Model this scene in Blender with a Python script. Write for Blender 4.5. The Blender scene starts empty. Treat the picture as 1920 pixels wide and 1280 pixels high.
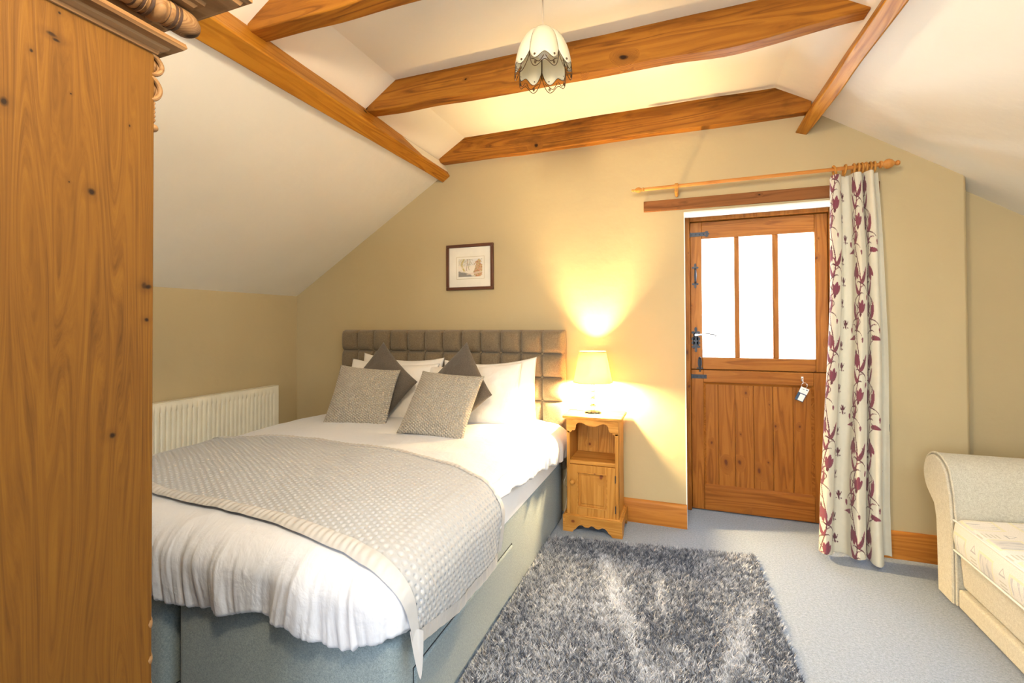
import bpy, math, random
import numpy as np
from mathutils import Vector, Matrix, Euler
random.seed(7); rng = np.random.default_rng(7)
sc = bpy.context.scene
COL = sc.collection
PI = math.pi

# ------------------------------------------------------------------ camera
cd = bpy.data.cameras.new('camera'); cam = bpy.data.objects.new('camera', cd); COL.objects.link(cam)
yaw, pitch, roll, FPX, V0 = 0.35741, 0.012175, -0.004924, 873.34, 595.94
f_ = Vector((-math.sin(yaw)*math.cos(pitch), math.cos(yaw)*math.cos(pitch), math.sin(pitch)))
r_ = f_.cross(Vector((0, 0, 1))).normalized(); u_ = r_.cross(f_)
r2 = r_*math.cos(roll)+u_*math.sin(roll); u2 = -r_*math.sin(roll)+u_*math.cos(roll)
cam.matrix_world = Matrix(((r2.x, u2.x, -f_.x, 0), (r2.y, u2.y, -f_.y, 0), (r2.z, u2.z, -f_.z, 1.27), (0, 0, 0, 1)))
cd.sensor_width = 36; cd.lens = 36*FPX/1920; cd.shift_y = -(640-V0)/1920; cd.clip_start = .02
sc.camera = cam
# ------------------------------------------------------------------ world, daylight, exposure
wd = bpy.data.worlds.new('daylight'); sc.world = wd; wd.use_nodes = True
wd.node_tree.nodes['Background'].inputs[0].default_value = (.93, .97, 1, 1)
wd.node_tree.nodes['Background'].inputs[1].default_value = 3.2
sc.view_settings.view_transform = 'Standard'; sc.view_settings.look = 'None'
sc.view_settings.gamma = 1; sc.view_settings.use_curve_mapping = False
sc.view_settings.exposure = 0.75
def area_light(name, loc, direction, sx, sy, power, col):
    l = bpy.data.lights.new(name, 'AREA'); l.shape = 'RECTANGLE'; l.size = sx; l.size_y = sy; l.energy = power; l.color = col
    o = bpy.data.objects.new(name, l); COL.objects.link(o); o.location = loc
    o.rotation_euler = Vector(direction).to_track_quat('-Z', 'Y').to_euler(); return o
area_light('window_daylight', (-.6, -2.72, 1.45), (0, 1, 0), 2.3, 1.4, 46, (.84, .91, 1))
area_light('skylight_daylight', (1.42, .15, 2.35), (-.45, .25, -.85), 1.1, 1.1, 28, (.45, .77, 1))
area_light('door_daylight', (.44, 3.62, 1.5), (0, -1, -.1), .8, 1.0, 34, (.80, .90, 1))
def round_light(name, loc, power, col, rad):
    l = bpy.data.lights.new(name, 'POINT'); l.energy = power; l.color = col; l.shadow_soft_size = rad
    o = bpy.data.objects.new(name, l); COL.objects.link(o); o.location = loc; return o
round_light('overhead_fill_light', (-.25, .25, 2.2), 88, (1, .80, .52), .10)  # added fill light, out of view overhead, to warm the ceiling
WARM = (1, .71, .33)

# ------------------------------------------------------------------ mesh helper
class MB:
    def __init__(s): s.v = []; s.f = []; s.m = []; s.uv = None
    def add(s, vs, fs, mi=0):
        k = len(s.v); s.v += [tuple(map(float, p)) for p in vs]
        s.f += [tuple(i+k for i in f) for f in fs]; s.m += [mi]*len(fs); return s
    def box(s, x0, x1, y0, y1, z0, z1, mi=0):
        return s.hexa([(x0,y0,z0),(x1,y0,z0),(x1,y1,z0),(x0,y1,z0),(x0,y0,z1),(x1,y0,z1),(x1,y1,z1),(x0,y1,z1)], mi)
    def hexa(s, p, mi=0):
        return s.add(p, [(0,3,2,1),(4,5,6,7),(0,1,5,4),(1,2,6,5),(2,3,7,6),(3,0,4,7)], mi)
    def prism(s, poly, fn, a, b, mi=0):
        n = len(poly)
        vs = [fn(p[0], p[1], a) for p in poly]+[fn(p[0], p[1], b) for p in poly]
        fs = [tuple(range(n))[::-1], tuple(range(n, 2*n))]+[(i, (i+1) % n, n+(i+1) % n, n+i) for i in range(n)]
        return s.add(vs, fs, mi)
    def strip(s, la, lb, mi=0):
        n = len(la); return s.add(list(la)+list(lb), [(i, i+1, n+i+1, n+i) for i in range(n-1)], mi)
    def lathe(s, prof, c=(0,0,0), axis='z', n=28, mi=0, cap=True):
        vs = []; fs = []
        for r, h in prof:
            for k in range(n):
                a = 2*PI*k/n; x, y = r*math.cos(a), r*math.sin(a)
                vs.append({'z': (c[0]+x, c[1]+y, c[2]+h), 'x': (c[0]+h, c[1]+x, c[2]+y), 'y': (c[0]+x, c[1]+h, c[2]+y)}[axis])
        for i in range(len(prof)-1):
            for k in range(n): fs.append((i*n+k, i*n+(k+1) % n, (i+1)*n+(k+1) % n, (i+1)*n+k))
        if cap:
            if prof[0][0] > 1e-6: fs.append(tuple(range(n))[::-1])
            if prof[-1][0] > 1e-6: fs.append(tuple(range((len(prof)-1)*n, len(prof)*n)))
        return s.add(vs, fs, mi)
    def tube(s, pts, r, n=8, mi=0, closed=False):
        P = [Vector(p) for p in pts]; m = len(P); vs = []; fs = []
        rr = r if hasattr(r, '__len__') else [r]*m
        up = None
        for i in range(m):
            a = P[(i-1) % m] if (closed or i > 0) else P[i]; b = P[(i+1) % m] if (closed or i < m-1) else P[i]
            t = (b-a); t = t.normalized() if t.length > 1e-9 else Vector((0, 0, 1))
            if up is None: up = t.orthogonal().normalized()
            up = up-t*up.dot(t); up = up.normalized() if up.length > 1e-6 else t.orthogonal().normalized()
            w = t.cross(up)
            for k in range(n):
                q = 2*PI*k/n; vs.append(P[i]+(up*math.cos(q)+w*math.sin(q))*rr[i])
        for i in range(m if closed else m-1):
            j = (i+1) % m
            for k in range(n): fs.append((i*n+k, i*n+(k+1) % n, j*n+(k+1) % n, j*n+k))
        if not closed: fs += [tuple(range(n))[::-1], tuple(range((m-1)*n, m*n))]
        return s.add(vs, fs, mi)
    def sphere(s, c, r, n=16, sc_=(1,1,1), mi=0):
        prof = [(max(1e-7, r*math.sin(PI*i/n*1.0)), -r*math.cos(PI*i/n)) for i in range(n+1)]
        k = len(s.v); s.lathe(prof, (0,0,0), 'z', 2*n, mi, False)
        s.v[k:] = [(c[0]+x*sc_[0], c[1]+y*sc_[1], c[2]+z*sc_[2]) for x, y, z in s.v[k:]]; return s

def link(o, parent=None):
    COL.objects.link(o)
    if parent is not None: o.parent = parent
    return o
def wloc(p):
    v = Vector((0,0,0))
    while p is not None: v += p.location; p = p.parent
    return v
def finish(me, mats, smooth, bevel, o, segs=2):
    for m in (mats if isinstance(mats, (list, tuple)) else [mats]): me.materials.append(m)
    me.update()
    if smooth is not None:
        me.shade_smooth()
        if smooth < 179:
            try: me.set_sharp_from_angle(angle=math.radians(smooth))
            except Exception: pass
    if bevel:
        b = o.modifiers.new('bevel', 'BEVEL'); b.width = bevel; b.segments = segs; b.limit_method = 'ANGLE'; b.angle_limit = math.radians(40)
def obj(name, mb, mats, parent=None, smooth=35, bevel=0, label=None, segs=2, local=False):
    me = bpy.data.meshes.new(name); o = bpy.data.objects.new(name, me)
    off = Vector((0,0,0)) if local else wloc(parent)
    me.from_pydata([(p[0]-off.x, p[1]-off.y, p[2]-off.z) for p in mb.v], [], mb.f)
    if any(mb.m): me.polygons.foreach_set('material_index', mb.m)
    link(o, parent); finish(me, mats, smooth, bevel, o, segs)
    if label: o['label'] = label
    return o
def gridobj(name, V, mats, parent=None, uv=None, closed_u=False, col=None, smooth=180, flip=False, local=False):
    """V: (nu,nv,3) array -> one mesh grid"""
    nu, nv = V.shape[:2]; off = np.array(Vector((0,0,0)) if local else wloc(parent))
    idx = np.arange(nu*nv).reshape(nu, nv)
    a, b, c, d = idx[:-1, :-1], idx[1:, :-1], idx[1:, 1:], idx[:-1, 1:]
    F = np.stack([a, b, c, d] if not flip else [a, d, c, b], -1).reshape(-1, 4)
    me = bpy.data.meshes.new(name); o = bpy.data.objects.new(name, me)
    me.vertices.add(nu*nv); me.vertices.foreach_set('co', (V.reshape(-1, 3)-off).astype(np.float32).ravel())
    me.loops.add(F.size); me.loops.foreach_set('vertex_index', F.ravel().astype(np.int32))
    me.polygons.add(len(F)); me.polygons.foreach_set('loop_start', np.arange(0, F.size, 4, dtype=np.int32))
    me.update(calc_edges=True)
    if uv is not None:
        l = me.uv_layers.new(name='uv'); l.data.foreach_set('uv', uv.reshape(-1, 2)[F.ravel()].astype(np.float32).ravel())
    if col is not None:
        ca = me.color_attributes.new('dye', 'FLOAT_COLOR', 'POINT')
        ca.data.foreach_set('color', np.concatenate([col.reshape(-1, 3), np.ones((nu*nv, 1))], 1).astype(np.float32).ravel())
    link(o, parent); finish(me, mats, smooth, 0, o); return o
def empty(name, loc, label, cat, group=None, kind=None):
    o = bpy.data.objects.new(name, None); COL.objects.link(o); o.location = loc; o.empty_display_size = .1
    return tag(o, label, cat, group, kind)
def tag(o, label=None, cat=None, group=None, kind=None):
    if label: o['label'] = label
    if cat: o['category'] = cat
    if group: o['group'] = group
    if kind: o['kind'] = kind
    return o
def struct(o): o['kind'] = 'structure'; return o
def vnoise(x, y, seed=0):
    x = np.asarray(x, float); y = np.asarray(y, float)
    xi = np.floor(x).astype(np.int64); yi = np.floor(y).astype(np.int64); xf = x-xi; yf = y-yi
    def h(a, b):
        n = (a*374761393+b*668265263+seed*982451653) & 0xffffffff
        n = ((n ^ (n >> 13))*1274126177) & 0xffffffff; n = n ^ (n >> 16)
        return (n & 0xffff)/65535.0
    u = xf*xf*(3-2*xf); v = yf*yf*(3-2*yf)
    return (h(xi, yi)*(1-u)+h(xi+1, yi)*u)*(1-v)+(h(xi, yi+1)*(1-u)+h(xi+1, yi+1)*u)*v-.5
def fbm(x, y, seed=0, o=3):
    s = 0; a = 1
    for i in range(o): s = s+a*vnoise(x*2**i, y*2**i, seed+i*17); a *= .5
    return s
def sstep(a, b, x): t = np.clip((x-a)/(b-a), 0, 1); return t*t*(3-2*t)

# ------------------------------------------------------------------ materials
class NT:
    def __init__(s, name):
        s.mat = bpy.data.materials.new(name); s.mat.use_nodes = True; s.t = s.mat.node_tree; s.n = s.t.nodes
        s.bsdf = s.n['Principled BSDF']; s.out = s.n['Material Output']
    def new(s, typ, ins=None, **kw):
        n = s.n.new(typ)
        for k, v in kw.items(): setattr(n, k, v)
        for k, v in (ins or {}).items(): s.set(n.inputs[k], v)
        return n
    def set(s, inp, v):
        if isinstance(v, bpy.types.NodeSocket): s.t.links.new(v, inp)
        elif hasattr(v, '__len__') and len(v) == 3 and inp.type == 'RGBA': inp.default_value = (*v, 1)
        else: inp.default_value = v
    def coord(s, kind='Object', scale=(1,1,1), loc=(0,0,0), rnd=0):
        tc = s.new('ShaderNodeTexCoord').outputs[kind]
        if rnd:
            oi = s.new('ShaderNodeObjectInfo').outputs['Random']
            tc = s.vm('ADD', tc, s.new('ShaderNodeCombineXYZ', {0: s.m('MULTIPLY', oi, rnd), 1: s.m('MULTIPLY', oi, rnd*1.7), 2: s.m('MULTIPLY', oi, rnd*.6)}).outputs[0])
        return s.new('ShaderNodeMapping', {'Vector': tc, 'Scale': scale, 'Location': loc}).outputs[0]
    def m(s, op, a, b=0, c=0): 
        n = s.new('ShaderNodeMath', {0: a, 1: b, 2: c}, operation=op); return n.outputs[0]
    def vm(s, op, a, b=(0,0,0)): return s.new('ShaderNodeVectorMath', {0: a, 1: b}, operation=op).outputs[0]
    def noise(s, vec, scale=5, detail=3, rough=.5, dist=0):
        return s.new('ShaderNodeTexNoise', {'Vector': vec, 'Scale': scale, 'Detail': detail, 'Roughness': rough, 'Distortion': dist}).outputs[0]
    def ramp(s, fac, stops):
        n = s.new('ShaderNodeValToRGB', {0: fac}); e = n.color_ramp.elements
        while len(e) < len(stops): e.new(.5)
        for el, (p, c) in zip(e, stops): el.position = p; el.color = (*c, 1) if hasattr(c, '__len__') else (c, c, c, 1)
        return n.outputs[0]
    def mix(s, fac, a, b, bt='MIX'):
        n = s.new('ShaderNodeMix', data_type='RGBA', blend_type=bt); s.set(n.inputs[0], fac); s.set(n.inputs[6], a); s.set(n.inputs[7], b); return n.outputs[2]
    def mr(s, v, a, b, c=0, d=1): return s.new('ShaderNodeMapRange', {0: v, 1: a, 2: b, 3: c, 4: d}).outputs[0]
    def bump(s, h, strength=.3, dist=.01):
        s.set(s.bsdf.inputs['Normal'], s.new('ShaderNodeBump', {'Height': h, 'Strength': strength, 'Distance': dist}).outputs[0])
    def fin(s, color=None, rough=.6, spec=None, metal=None, sheen=None):
        if color is not None: s.set(s.bsdf.inputs['Base Color'], color)
        s.set(s.bsdf.inputs['Roughness'], rough)
        if spec is not None: s.set(s.bsdf.inputs['Specular IOR Level'], spec)
        if metal is not None: s.set(s.bsdf.inputs['Metallic'], metal)
        if sheen: s.set(s.bsdf.inputs['Sheen Weight'], sheen)
        return s.mat
def plain(name, col, rough=.5, metal=0, spec=.5, bumpy=0, bs=200):
    n = NT(name); c = n.coord()
    k = n.noise(c, bs if bumpy else 8, 3)
    if bumpy: n.bump(k, bumpy, .003)
    return n.fin(n.mix(n.mr(k, .3, .7), tuple(x*.93 for x in col), tuple(min(1, x*1.05) for x in col)), rough, spec, metal)
def plaster(name, col, rough=.85):
    n = NT(name); c = n.coord()
    a = n.noise(c, 2.2, 4); b = n.noise(c, 14, 4)
    n.bump(n.m('ADD', n.m('MULTIPLY', a, 1.2), n.m('MULTIPLY', b, .25)), .25, .03)
    return n.fin(n.mix(n.mr(a, .3, .7), tuple(x*.97 for x in col), tuple(min(1, x*1.02) for x in col)), rough, .25)
def wood(name, light, mid, dark, axis=2, drop=None, knots=1.0, kscale=3.2, rough=.42, grain=1.0, kcol=None, extra=None, stain=0, spec=.16, boards=None, ringk=.22):
    """pine: grain runs along `axis`; knots are cells in the plane across `drop`"""
    n = NT(name)
    sc_ = [1, 1, 1]; sc_[axis] = .07
    base = n.coord(rnd=7.3)
    st = n.new('ShaderNodeMapping', {'Vector': base, 'Scale': sc_}).outputs[0]
    ks = [1, 1, 1]; ks[axis] = .7
    if drop is not None: ks[drop] = 0
    kv = n.new('ShaderNodeMapping', {'Vector': base, 'Scale': ks}).outputs[0]
    kv = n.vm('ADD', kv, n.vm('MULTIPLY', n.new('ShaderNodeTexNoise', {'Vector': base, 'Scale': 3}).outputs[1], (.12, .12, .12)))
    if drop is not None:
        q_ = n.new('ShaderNodeSeparateXYZ', {0: kv}).outputs; ab = {0: (1, 2), 1: (0, 2), 2: (0, 1)}[drop]
        kv = n.new('ShaderNodeCombineXYZ', {0: q_[ab[0]], 1: q_[ab[1]]}).outputs[0]
    vo = n.new('ShaderNodeTexVoronoi', {'Vector': kv, 'Scale': kscale, 'Randomness': 1}, voronoi_dimensions='2D' if drop is not None else '3D'); d = vo.outputs['Distance']
    cr = n.new('ShaderNodeSeparateXYZ', {0: vo.outputs['Color']}).outputs[0]
    on = n.m('GREATER_THAN', cr, 1-.55*knots)
    size = n.m('MULTIPLY_ADD', n.new('ShaderNodeSeparateXYZ', {0: vo.outputs['Color']}).outputs[1], .06, .022)
    rel = n.m('DIVIDE', d, size)
    core = n.m('MULTIPLY', n.mr(rel, .55, 1.15, 1, 0), on)
    halo = n.m('MULTIPLY', n.mr(rel, 1.0, 3.6, 1, 0), on)
    warp = n.m('ADD', n.m('MULTIPLY', n.noise(st, 6, 3, .5), 1.0), n.m('MULTIPLY', halo, .55))
    fine = n.noise(n.vm('ADD', n.vm('MULTIPLY', st, (1, 1, 1)), n.new('ShaderNodeCombineXYZ', {0: warp, 1: warp, 2: warp}).outputs[0]), 28*grain, 5, .62)
    rings = n.m('MULTIPLY_ADD', n.m('SINE', n.m('MULTIPLY', warp, 95*grain)), .5, .5)
    g = n.m('ADD', n.m('MULTIPLY', fine, .75), n.m('MULTIPLY', rings, ringk))
    col = n.ramp(g, [(.22, dark), (.42, mid), (.62, light), (.8, mid)])
    col = n.mix(n.m('MULTIPLY', n.mr(n.noise(base, 2.3, 3), .42, .68), .55), col, mid)
    kc = kcol or tuple(x*.22 for x in dark)
    col = n.mix(n.m('MULTIPLY', halo, .38), col, dark)
    col = n.mix(core, col, kc)
    if stain:
        sm = n.mr(n.noise(n.new('ShaderNodeMapping', {'Vector': base, 'Scale': [1 if i != axis else .35 for i in range(3)]}).outputs[0], 5.5, 5, .65), .56, .70)
        col = n.mix(n.m('MULTIPLY', sm, stain), col, tuple(x*.35 for x in dark))
    if extra:
        tc = n.coord()
        for (py, pz, a, b) in [(q[0]-.33, *q[1:]) for q in extra]:
            dv = n.vm('MULTIPLY', n.vm('SUBTRACT', n.vm('ADD', tc, n.vm('MULTIPLY', n.new('ShaderNodeTexNoise', {'Vector': tc, 'Scale': 40}).outputs[1], (0, .006, .006))), (0, py+.003, pz+.003)), (0, 1/a, 1/b))
            l = n.new('ShaderNodeVectorMath', {0: dv}, operation='LENGTH').outputs['Value']
            col = n.mix(n.mr(l, .9, 4.5, .45, 0), col, dark)
            col = n.mix(n.mr(l, .6, 1.5, 1, 0), col, kc)
    n.bump(n.m('SUBTRACT', g, n.m('MULTIPLY', core, .4)), .22, .004)
    return n.fin(col, n.mr(g, 0, 1, rough+.1, rough-.06), spec)
def fabric(name, a, b, scale=420, bump=.5, rough=.95, sheen=.25, space='Object', speck=None):
    n = NT(name); c = n.coord(space)
    k = n.noise(c, scale, 2, .7); k2 = n.noise(c, scale*.28, 3, .6)
    f = n.m('ADD', n.m('MULTIPLY', k, .65), n.m('MULTIPLY', k2, .35))
    n.bump(f, bump, .004)
    return n.fin(n.mix(n.mr(f, .38, .62), a, b), rough, .15, sheen=sheen)

M = {}
M['wall'] = plaster('beige_wall_paint', (.50, .405, .235))
M['white'] = plaster('white_ceiling_paint', (.84, .79, .68))
M['reveal'] = plaster('white_reveal_paint', (.85, .84, .80))
M['beam_y'] = wood('stained_purlin_timber', (.52, .23, .022), (.41, .16, .013), (.20, .066, .008), 1, 0, .7, 6, .45, stain=.25)
M['beam_x'] = wood('stained_beam_timber', (.38, .15, .017), (.28, .10, .012), (.12, .04, .007), 0, 1, .75, 5, .5, stain=.55)
M['lintel'] = wood('old_lintel_timber', (.27, .11, .033), (.20, .075, .022), (.09, .034, .012), 0, 1, 1.75, 8, .6, stain=.9)
M['wardrobe'] = wood('aged_pine_wardrobe', (.165, .075, .009), (.125, .052, .0065), (.066, .026, .004), 2, 0, .0, 2, .6, grain=2.2, ringk=.05,
    extra=[(.388,1.61,.004,.006),(.444,1.744,.006,.003),(.450,1.738,.004,.002),(.418,1.705,.002,.003),(.454,1.786,.0018,.002),(.499,1.502,.0045,.005),(.583,1.346,.0035,.005),(.590,1.344,.005,.0035),(.533,1.073,.004,.004),(.588,1.28,.003,.003),(.557,1.64,.0012,.002),(.47,1.66,.0012,.0012),(.468,1.51,.001,.0012)])
M['cornice'] = wood('weathered_pine_cornice', (.27, .155, .07), (.20, .105, .042), (.11, .05, .02), 1, 2, .3, 5, .5)
M['nightstand_v'] = wood('honey_pine_upright', (.56, .27, .062), (.46, .205, .04), (.31, .12, .02), 2, 1, .5, 6, .4, kcol=(.20,.06,.02))
M['nightstand_x'] = wood('honey_pine_crosswise', (.58, .285, .068), (.48, .215, .042), (.32, .125, .021), 0, 1, .5, 6, .4, kcol=(.20,.06,.02))
M['door_v'] = wood('orange_pine_upright', (.35, .13, .022), (.27, .092, .014), (.16, .048, .008), 2, 1, 1.2, 7, .36, kcol=(.12,.035,.012))
M['door_x'] = wood('orange_pine_crosswise', (.34, .125, .021), (.265, .088, .014), (.155, .046, .008), 0, 1, .5, 4.6, .36, kcol=(.12,.035,.012))
M['skirting'] = wood('varnished_pine_skirting', (.50, .205, .038), (.41, .155, .026), (.28, .095, .018), 0, 1, .4, 3, .38)
M['pole'] = wood('turned_pine_pole', (.62, .29, .08), (.54, .225, .05), (.38, .135, .028), 0, None, 0, 3, .33)
M['iron'] = plain('black_iron', (.035, .04, .05), .45, .6, .5, .3, 120)
M['chrome'] = plain('polished_chrome', (.75, .75, .75), .15, 1)
M['enamel'] = plain('cream_radiator_enamel', (.80, .76, .62), .35)
M['divan'] = fabric('grey_tweed_cool_tint', (.145, .195, .225), (.30, .37, .405), 520, .5)  # grey tweed, cool daylight cast put into its colour
M['headboard'] = fabric('grey_tweed_warm_tint', (.115, .088, .055), (.265, .205, .135), 520, .5)  # same tweed as the divan, warm lamplight put into its colour
M['brownfab'] = fabric('charcoal_brown_weave', (.085, .072, .06), (.165, .14, .12), 600, .5)
M['cream'] = fabric('cream_sofa_weave', (.44, .41, .325), (.62, .595, .50), 330, .8)
M['satin'] = plain('pale_grey_satin_edging', (.50, .50, .51), .5)
M['cord'] = plain('beige_flex', (.55, .45, .33), .5)
M['whiteplastic'] = plain('white_plastic', (.8, .8, .78), .35)
M['bronze'] = plain('dark_bronze_wire', (.10, .06, .03), .4, .8)
def linen(name, col, fine=1.0):
    n = NT(name); c = n.coord()
    h = n.m('ADD', n.m('MULTIPLY', n.noise(c, 9, 4, .55, .6), 1), n.m('MULTIPLY', n.noise(n.new('ShaderNodeMapping', {'Vector': c, 'Scale': (3, 1, 1)}).outputs[0], 16, 3, .5, 1.0), .25))
    n.bump(h, .35*fine, .02)
    return n.fin(col, .8, .2, sheen=.15)
M['duvet'] = linen('white_cotton_duvet', (.67, .70, .78))
M['sheet'] = linen('white_fitted_sheet', (.82, .85, .90))
M['pillow'] = linen('white_pillowcase_cotton', (.84, .82, .80), 1.3)
def waffle(name, a, b, pitch, real=False):
    n = NT(name); uv = n.coord('UV'); k = 2*PI/pitch
    sp = n.new('ShaderNodeSeparateXYZ', {0: uv}); x, y = sp.outputs[0], sp.outputs[1]
    s1 = n.m('COSINE', n.m('MULTIPLY', x, k)); 
    s2 = n.m('COSINE', n.m('MULTIPLY', n.m('ADD', n.m('MULTIPLY', x, .5), n.m('MULTIPLY', y, .866)), k))
    s3 = n.m('COSINE', n.m('MULTIPLY', n.m('SUBTRACT', n.m('MULTIPLY', x, .5), n.m('MULTIPLY', y, .866)), k))
    h = n.m('ADD', n.m('ADD', s1, s2), s3)
    w = n.noise(uv, 900, 2)
    if not real: n.bump(n.m('ADD', h, n.m('MULTIPLY', w, .5)), 1.0, pitch*.16)
    else: n.bump(w, .3, .002)
    return n.fin(n.mix(n.mr(h, -1.5, 2.2), a, b), .8, .2, sheen=.2)
M['throw'] = waffle('grey_honeycomb_quilting', (.38, .395, .425), (.475, .49, .52), .017, True)
M['greycushion'] = waffle('beige_grey_honeycomb_quilting', (.44, .40, .34), (.57, .525, .455), .0125)
# carpet
n = NT('grey_twist_carpet'); c = n.coord()
k = n.noise(c, 260, 3, .8); k2 = n.noise(c, 95, 2, .7); b = n.noise(c, 1.6, 3)
f = n.m('ADD', n.m('MULTIPLY', k, .6), n.m('MULTIPLY', k2, .4))
n.bump(f, .9, .012)
M['carpet'] = n.fin(n.mix(n.mr(f, .36, .64), (.185, .235, .33), (.41, .49, .63)), 1, .05, sheen=.3)
n = NT('shaggy_pile'); n.bsdf.inputs['Subsurface Weight'].default_value = 0
M['pile'] = n.fin(n.new('ShaderNodeAttribute', attribute_name='dye').outputs['Color'], .75, .3, sheen=.3)
M['rugback'] = plain('rug_backing', (.16, .17, .20), .95)
n = NT('crewel_print_cotton'); k = n.noise(n.coord(), 700, 2)
n.bump(k, .3, .003)
n.bsdf.inputs['Subsurface Weight'].default_value = 0
dye = n.new('ShaderNodeAttribute', attribute_name='dye').outputs['Color']
M['curtain'] = n.fin(dye, .9, .15, sheen=.2)
tl = n.new('ShaderNodeBsdfTranslucent', {'Color': dye}); mx = n.new('ShaderNodeMixShader', {0: .18, 1: n.bsdf.outputs[0], 2: tl.outputs[0]}); n.t.links.new(mx.outputs[0], n.out.inputs[0])
n = NT('watercolour_print')
M['art'] = n.fin(n.new('ShaderNodeAttribute', attribute_name='dye').outputs['Color'], .8)
M['mount'] = plain('cream_mount_board', (.80, .77, .68), .8)
M['darkframe'] = plain('dark_walnut_frame', (.10, .035, .016), .35)
n = NT('window_glass'); tr = n.new('ShaderNodeBsdfTransparent'); gl = n.new('ShaderNodeBsdfGlossy', {'Roughness': .02})
mx = n.new('ShaderNodeMixShader', {0: .06, 1: tr.outputs[0], 2: gl.outputs[0]}); n.t.links.new(mx.outputs[0], n.out.inputs[0]); M['glass'] = n.mat
n = NT('lamp_crystal'); n.bsdf.inputs['Transmission Weight'].default_value = 1; M['crystal'] = n.fin((1, .97, .93), .03)
def shade_mat(name, col, tw, scl=500):
    n = NT(name); k = n.noise(n.coord(), scl, 2); n.bump(k, .2, .002); n.fin(col, .8, .2)
    t = n.new('ShaderNodeBsdfTranslucent', {'Color': (*col, 1)}); m = n.new('ShaderNodeMixShader', {0: tw, 1: n.bsdf.outputs[0], 2: t.outputs[0]})
    n.t.links.new(m.outputs[0], n.out.inputs[0]); return n.mat
M['lampshade'] = shade_mat('cream_pleated_shade', (.80, .66, .40), .32)
M['petal'] = shade_mat('cream_glass_petal', (.86, .83, .68), .45, 60)
def lit(name, col, strength, clear):
    n = NT(name); em = n.new('ShaderNodeEmission', {'Color': (*col, 1), 'Strength': strength}); tr = n.new('ShaderNodeBsdfTransparent')
    mx = n.new('ShaderNodeMixShader', {0: clear, 1: em.outputs[0], 2: tr.outputs[0]}); n.t.links.new(mx.outputs[0], n.out.inputs[0]); return n.mat
M['bulb'] = lit('lit_bulb', (1, .78, .45), 25, .8)
M['globe'] = lit('fill_globe_glow', (1, .85, .62), 5, .7)  # glow for the added fill globe overhead
# sofa patterned fabric: pale squares, bars and a slanted check
n = NT('patterned_seat_fabric'); uv = n.coord('UV'); sp = n.new('ShaderNodeSeparateXYZ', {0: uv}); X, Y = sp.outputs[0], sp.outputs[1]
wv = n.noise(uv, 420, 2, .7)
def mask(v, a, b): return n.m('MULTIPLY', n.m('GREATER_THAN', v, a), n.m('LESS_THAN', v, b))
fx = n.m('FRACT', n.m('MULTIPLY', X, 1/.19)); fy = n.m('FRACT', n.m('MULTIPLY', Y, 1/.16))
sq = n.m('MULTIPLY', mask(fx, .08, .60), mask(fy, .15, .85))
inner = n.m('MULTIPLY', mask(fx, .12, .56), mask(fy, .21, .79))
bars = n.m('MULTIPLY', n.m('MULTIPLY', mask(fx, .68, .90), mask(fy, .12, .55)), n.m('GREATER_THAN', n.m('FRACT', n.m('MULTIPLY', Y, 70)), .6))
streak = n.m('MULTIPLY', inner, mask(n.noise(n.new('ShaderNodeMapping', {'Vector': uv, 'Rotation': (0, 0, .9), 'Scale': (1, .12, 1)}).outputs[0], 60, 3), .54, .62))
cell = n.m('FRACT', n.m('MULTIPLY', n.m('ADD', n.m('FLOOR', n.m('MULTIPLY', X, 1/.19)), n.m('MULTIPLY', n.m('FLOOR', n.m('MULTIPLY', Y, 1/.16)), 2)), .5))
even = n.m('LESS_THAN', cell, .25)
tri = n.m('ABSOLUTE', n.m('SUBTRACT', fx, .79)); ty = n.m('SUBTRACT', fy, .66)
td = n.m('ADD', n.m('MULTIPLY', tri, 2.0), ty)
triout = n.m('MULTIPLY', n.m('GREATER_THAN', ty, 0), mask(td, .17, .21)); tribase = n.m('MULTIPLY', mask(ty, 0, .04), n.m('LESS_THAN', td, .21))
col = n.mix(n.mr(wv, .4, .6), (.66, .64, .60), (.80, .78, .74))
col = n.mix(n.m('MULTIPLY', n.m('SUBTRACT', sq, inner), .8), col, (.70, .68, .48))
col = n.mix(n.m('MULTIPLY', inner, n.m('MULTIPLY', even, .45)), col, (.50, .50, .50))
col = n.mix(n.m('MULTIPLY', streak, .6), col, (.38, .40, .44))
col = n.mix(n.m('MULTIPLY', bars, .6), col, (.40, .40, .30))
col = n.mix(n.m('MULTIPLY', n.m('MAXIMUM', triout, tribase), .7), col, (.32, .33, .36))
n.bump(wv, .6, .004); M['seatprint'] = n.fin(col, .95, .15, sheen=.2)

# ------------------------------------------------------------------ room shell
WY, DY, XL, XR, RX, RY, BY = 3.09, 3.42, -3.12, 2.17, 1.38, 3.24, -2.7
def lz(x): return 1.513+(x-XL)*.6155          # lower left slope
def rz(x): return 2.019-(x-RX)*.6615          # right slope
mb = MB()                                      # gable wall with the door opening, thickness runs back to the door
OX0, OX1, OZ = -.006, .885, 1.958
def wallpoly(poly): mb.prism(poly, lambda x, z, t: (x, t, z), WY, DY+.12)
wallpoly([(XL-.2,-.05),(OX0,-.05),(OX0,2.9),(XL-.2,2.9)])
mb.hexa([(OX0,WY,OZ),(OX1,WY,OZ),(OX1,DY+.12,OZ+.045),(OX0,DY+.12,OZ+.045),(OX0,WY,2.9),(OX1,WY,2.9),(OX1,DY+.12,2.9),(OX0,DY+.12,2.9)])
wallpoly([(OX1,-.05),(RX-.02,-.05),(RX-.02,2.9),(OX1,2.9)])
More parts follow.
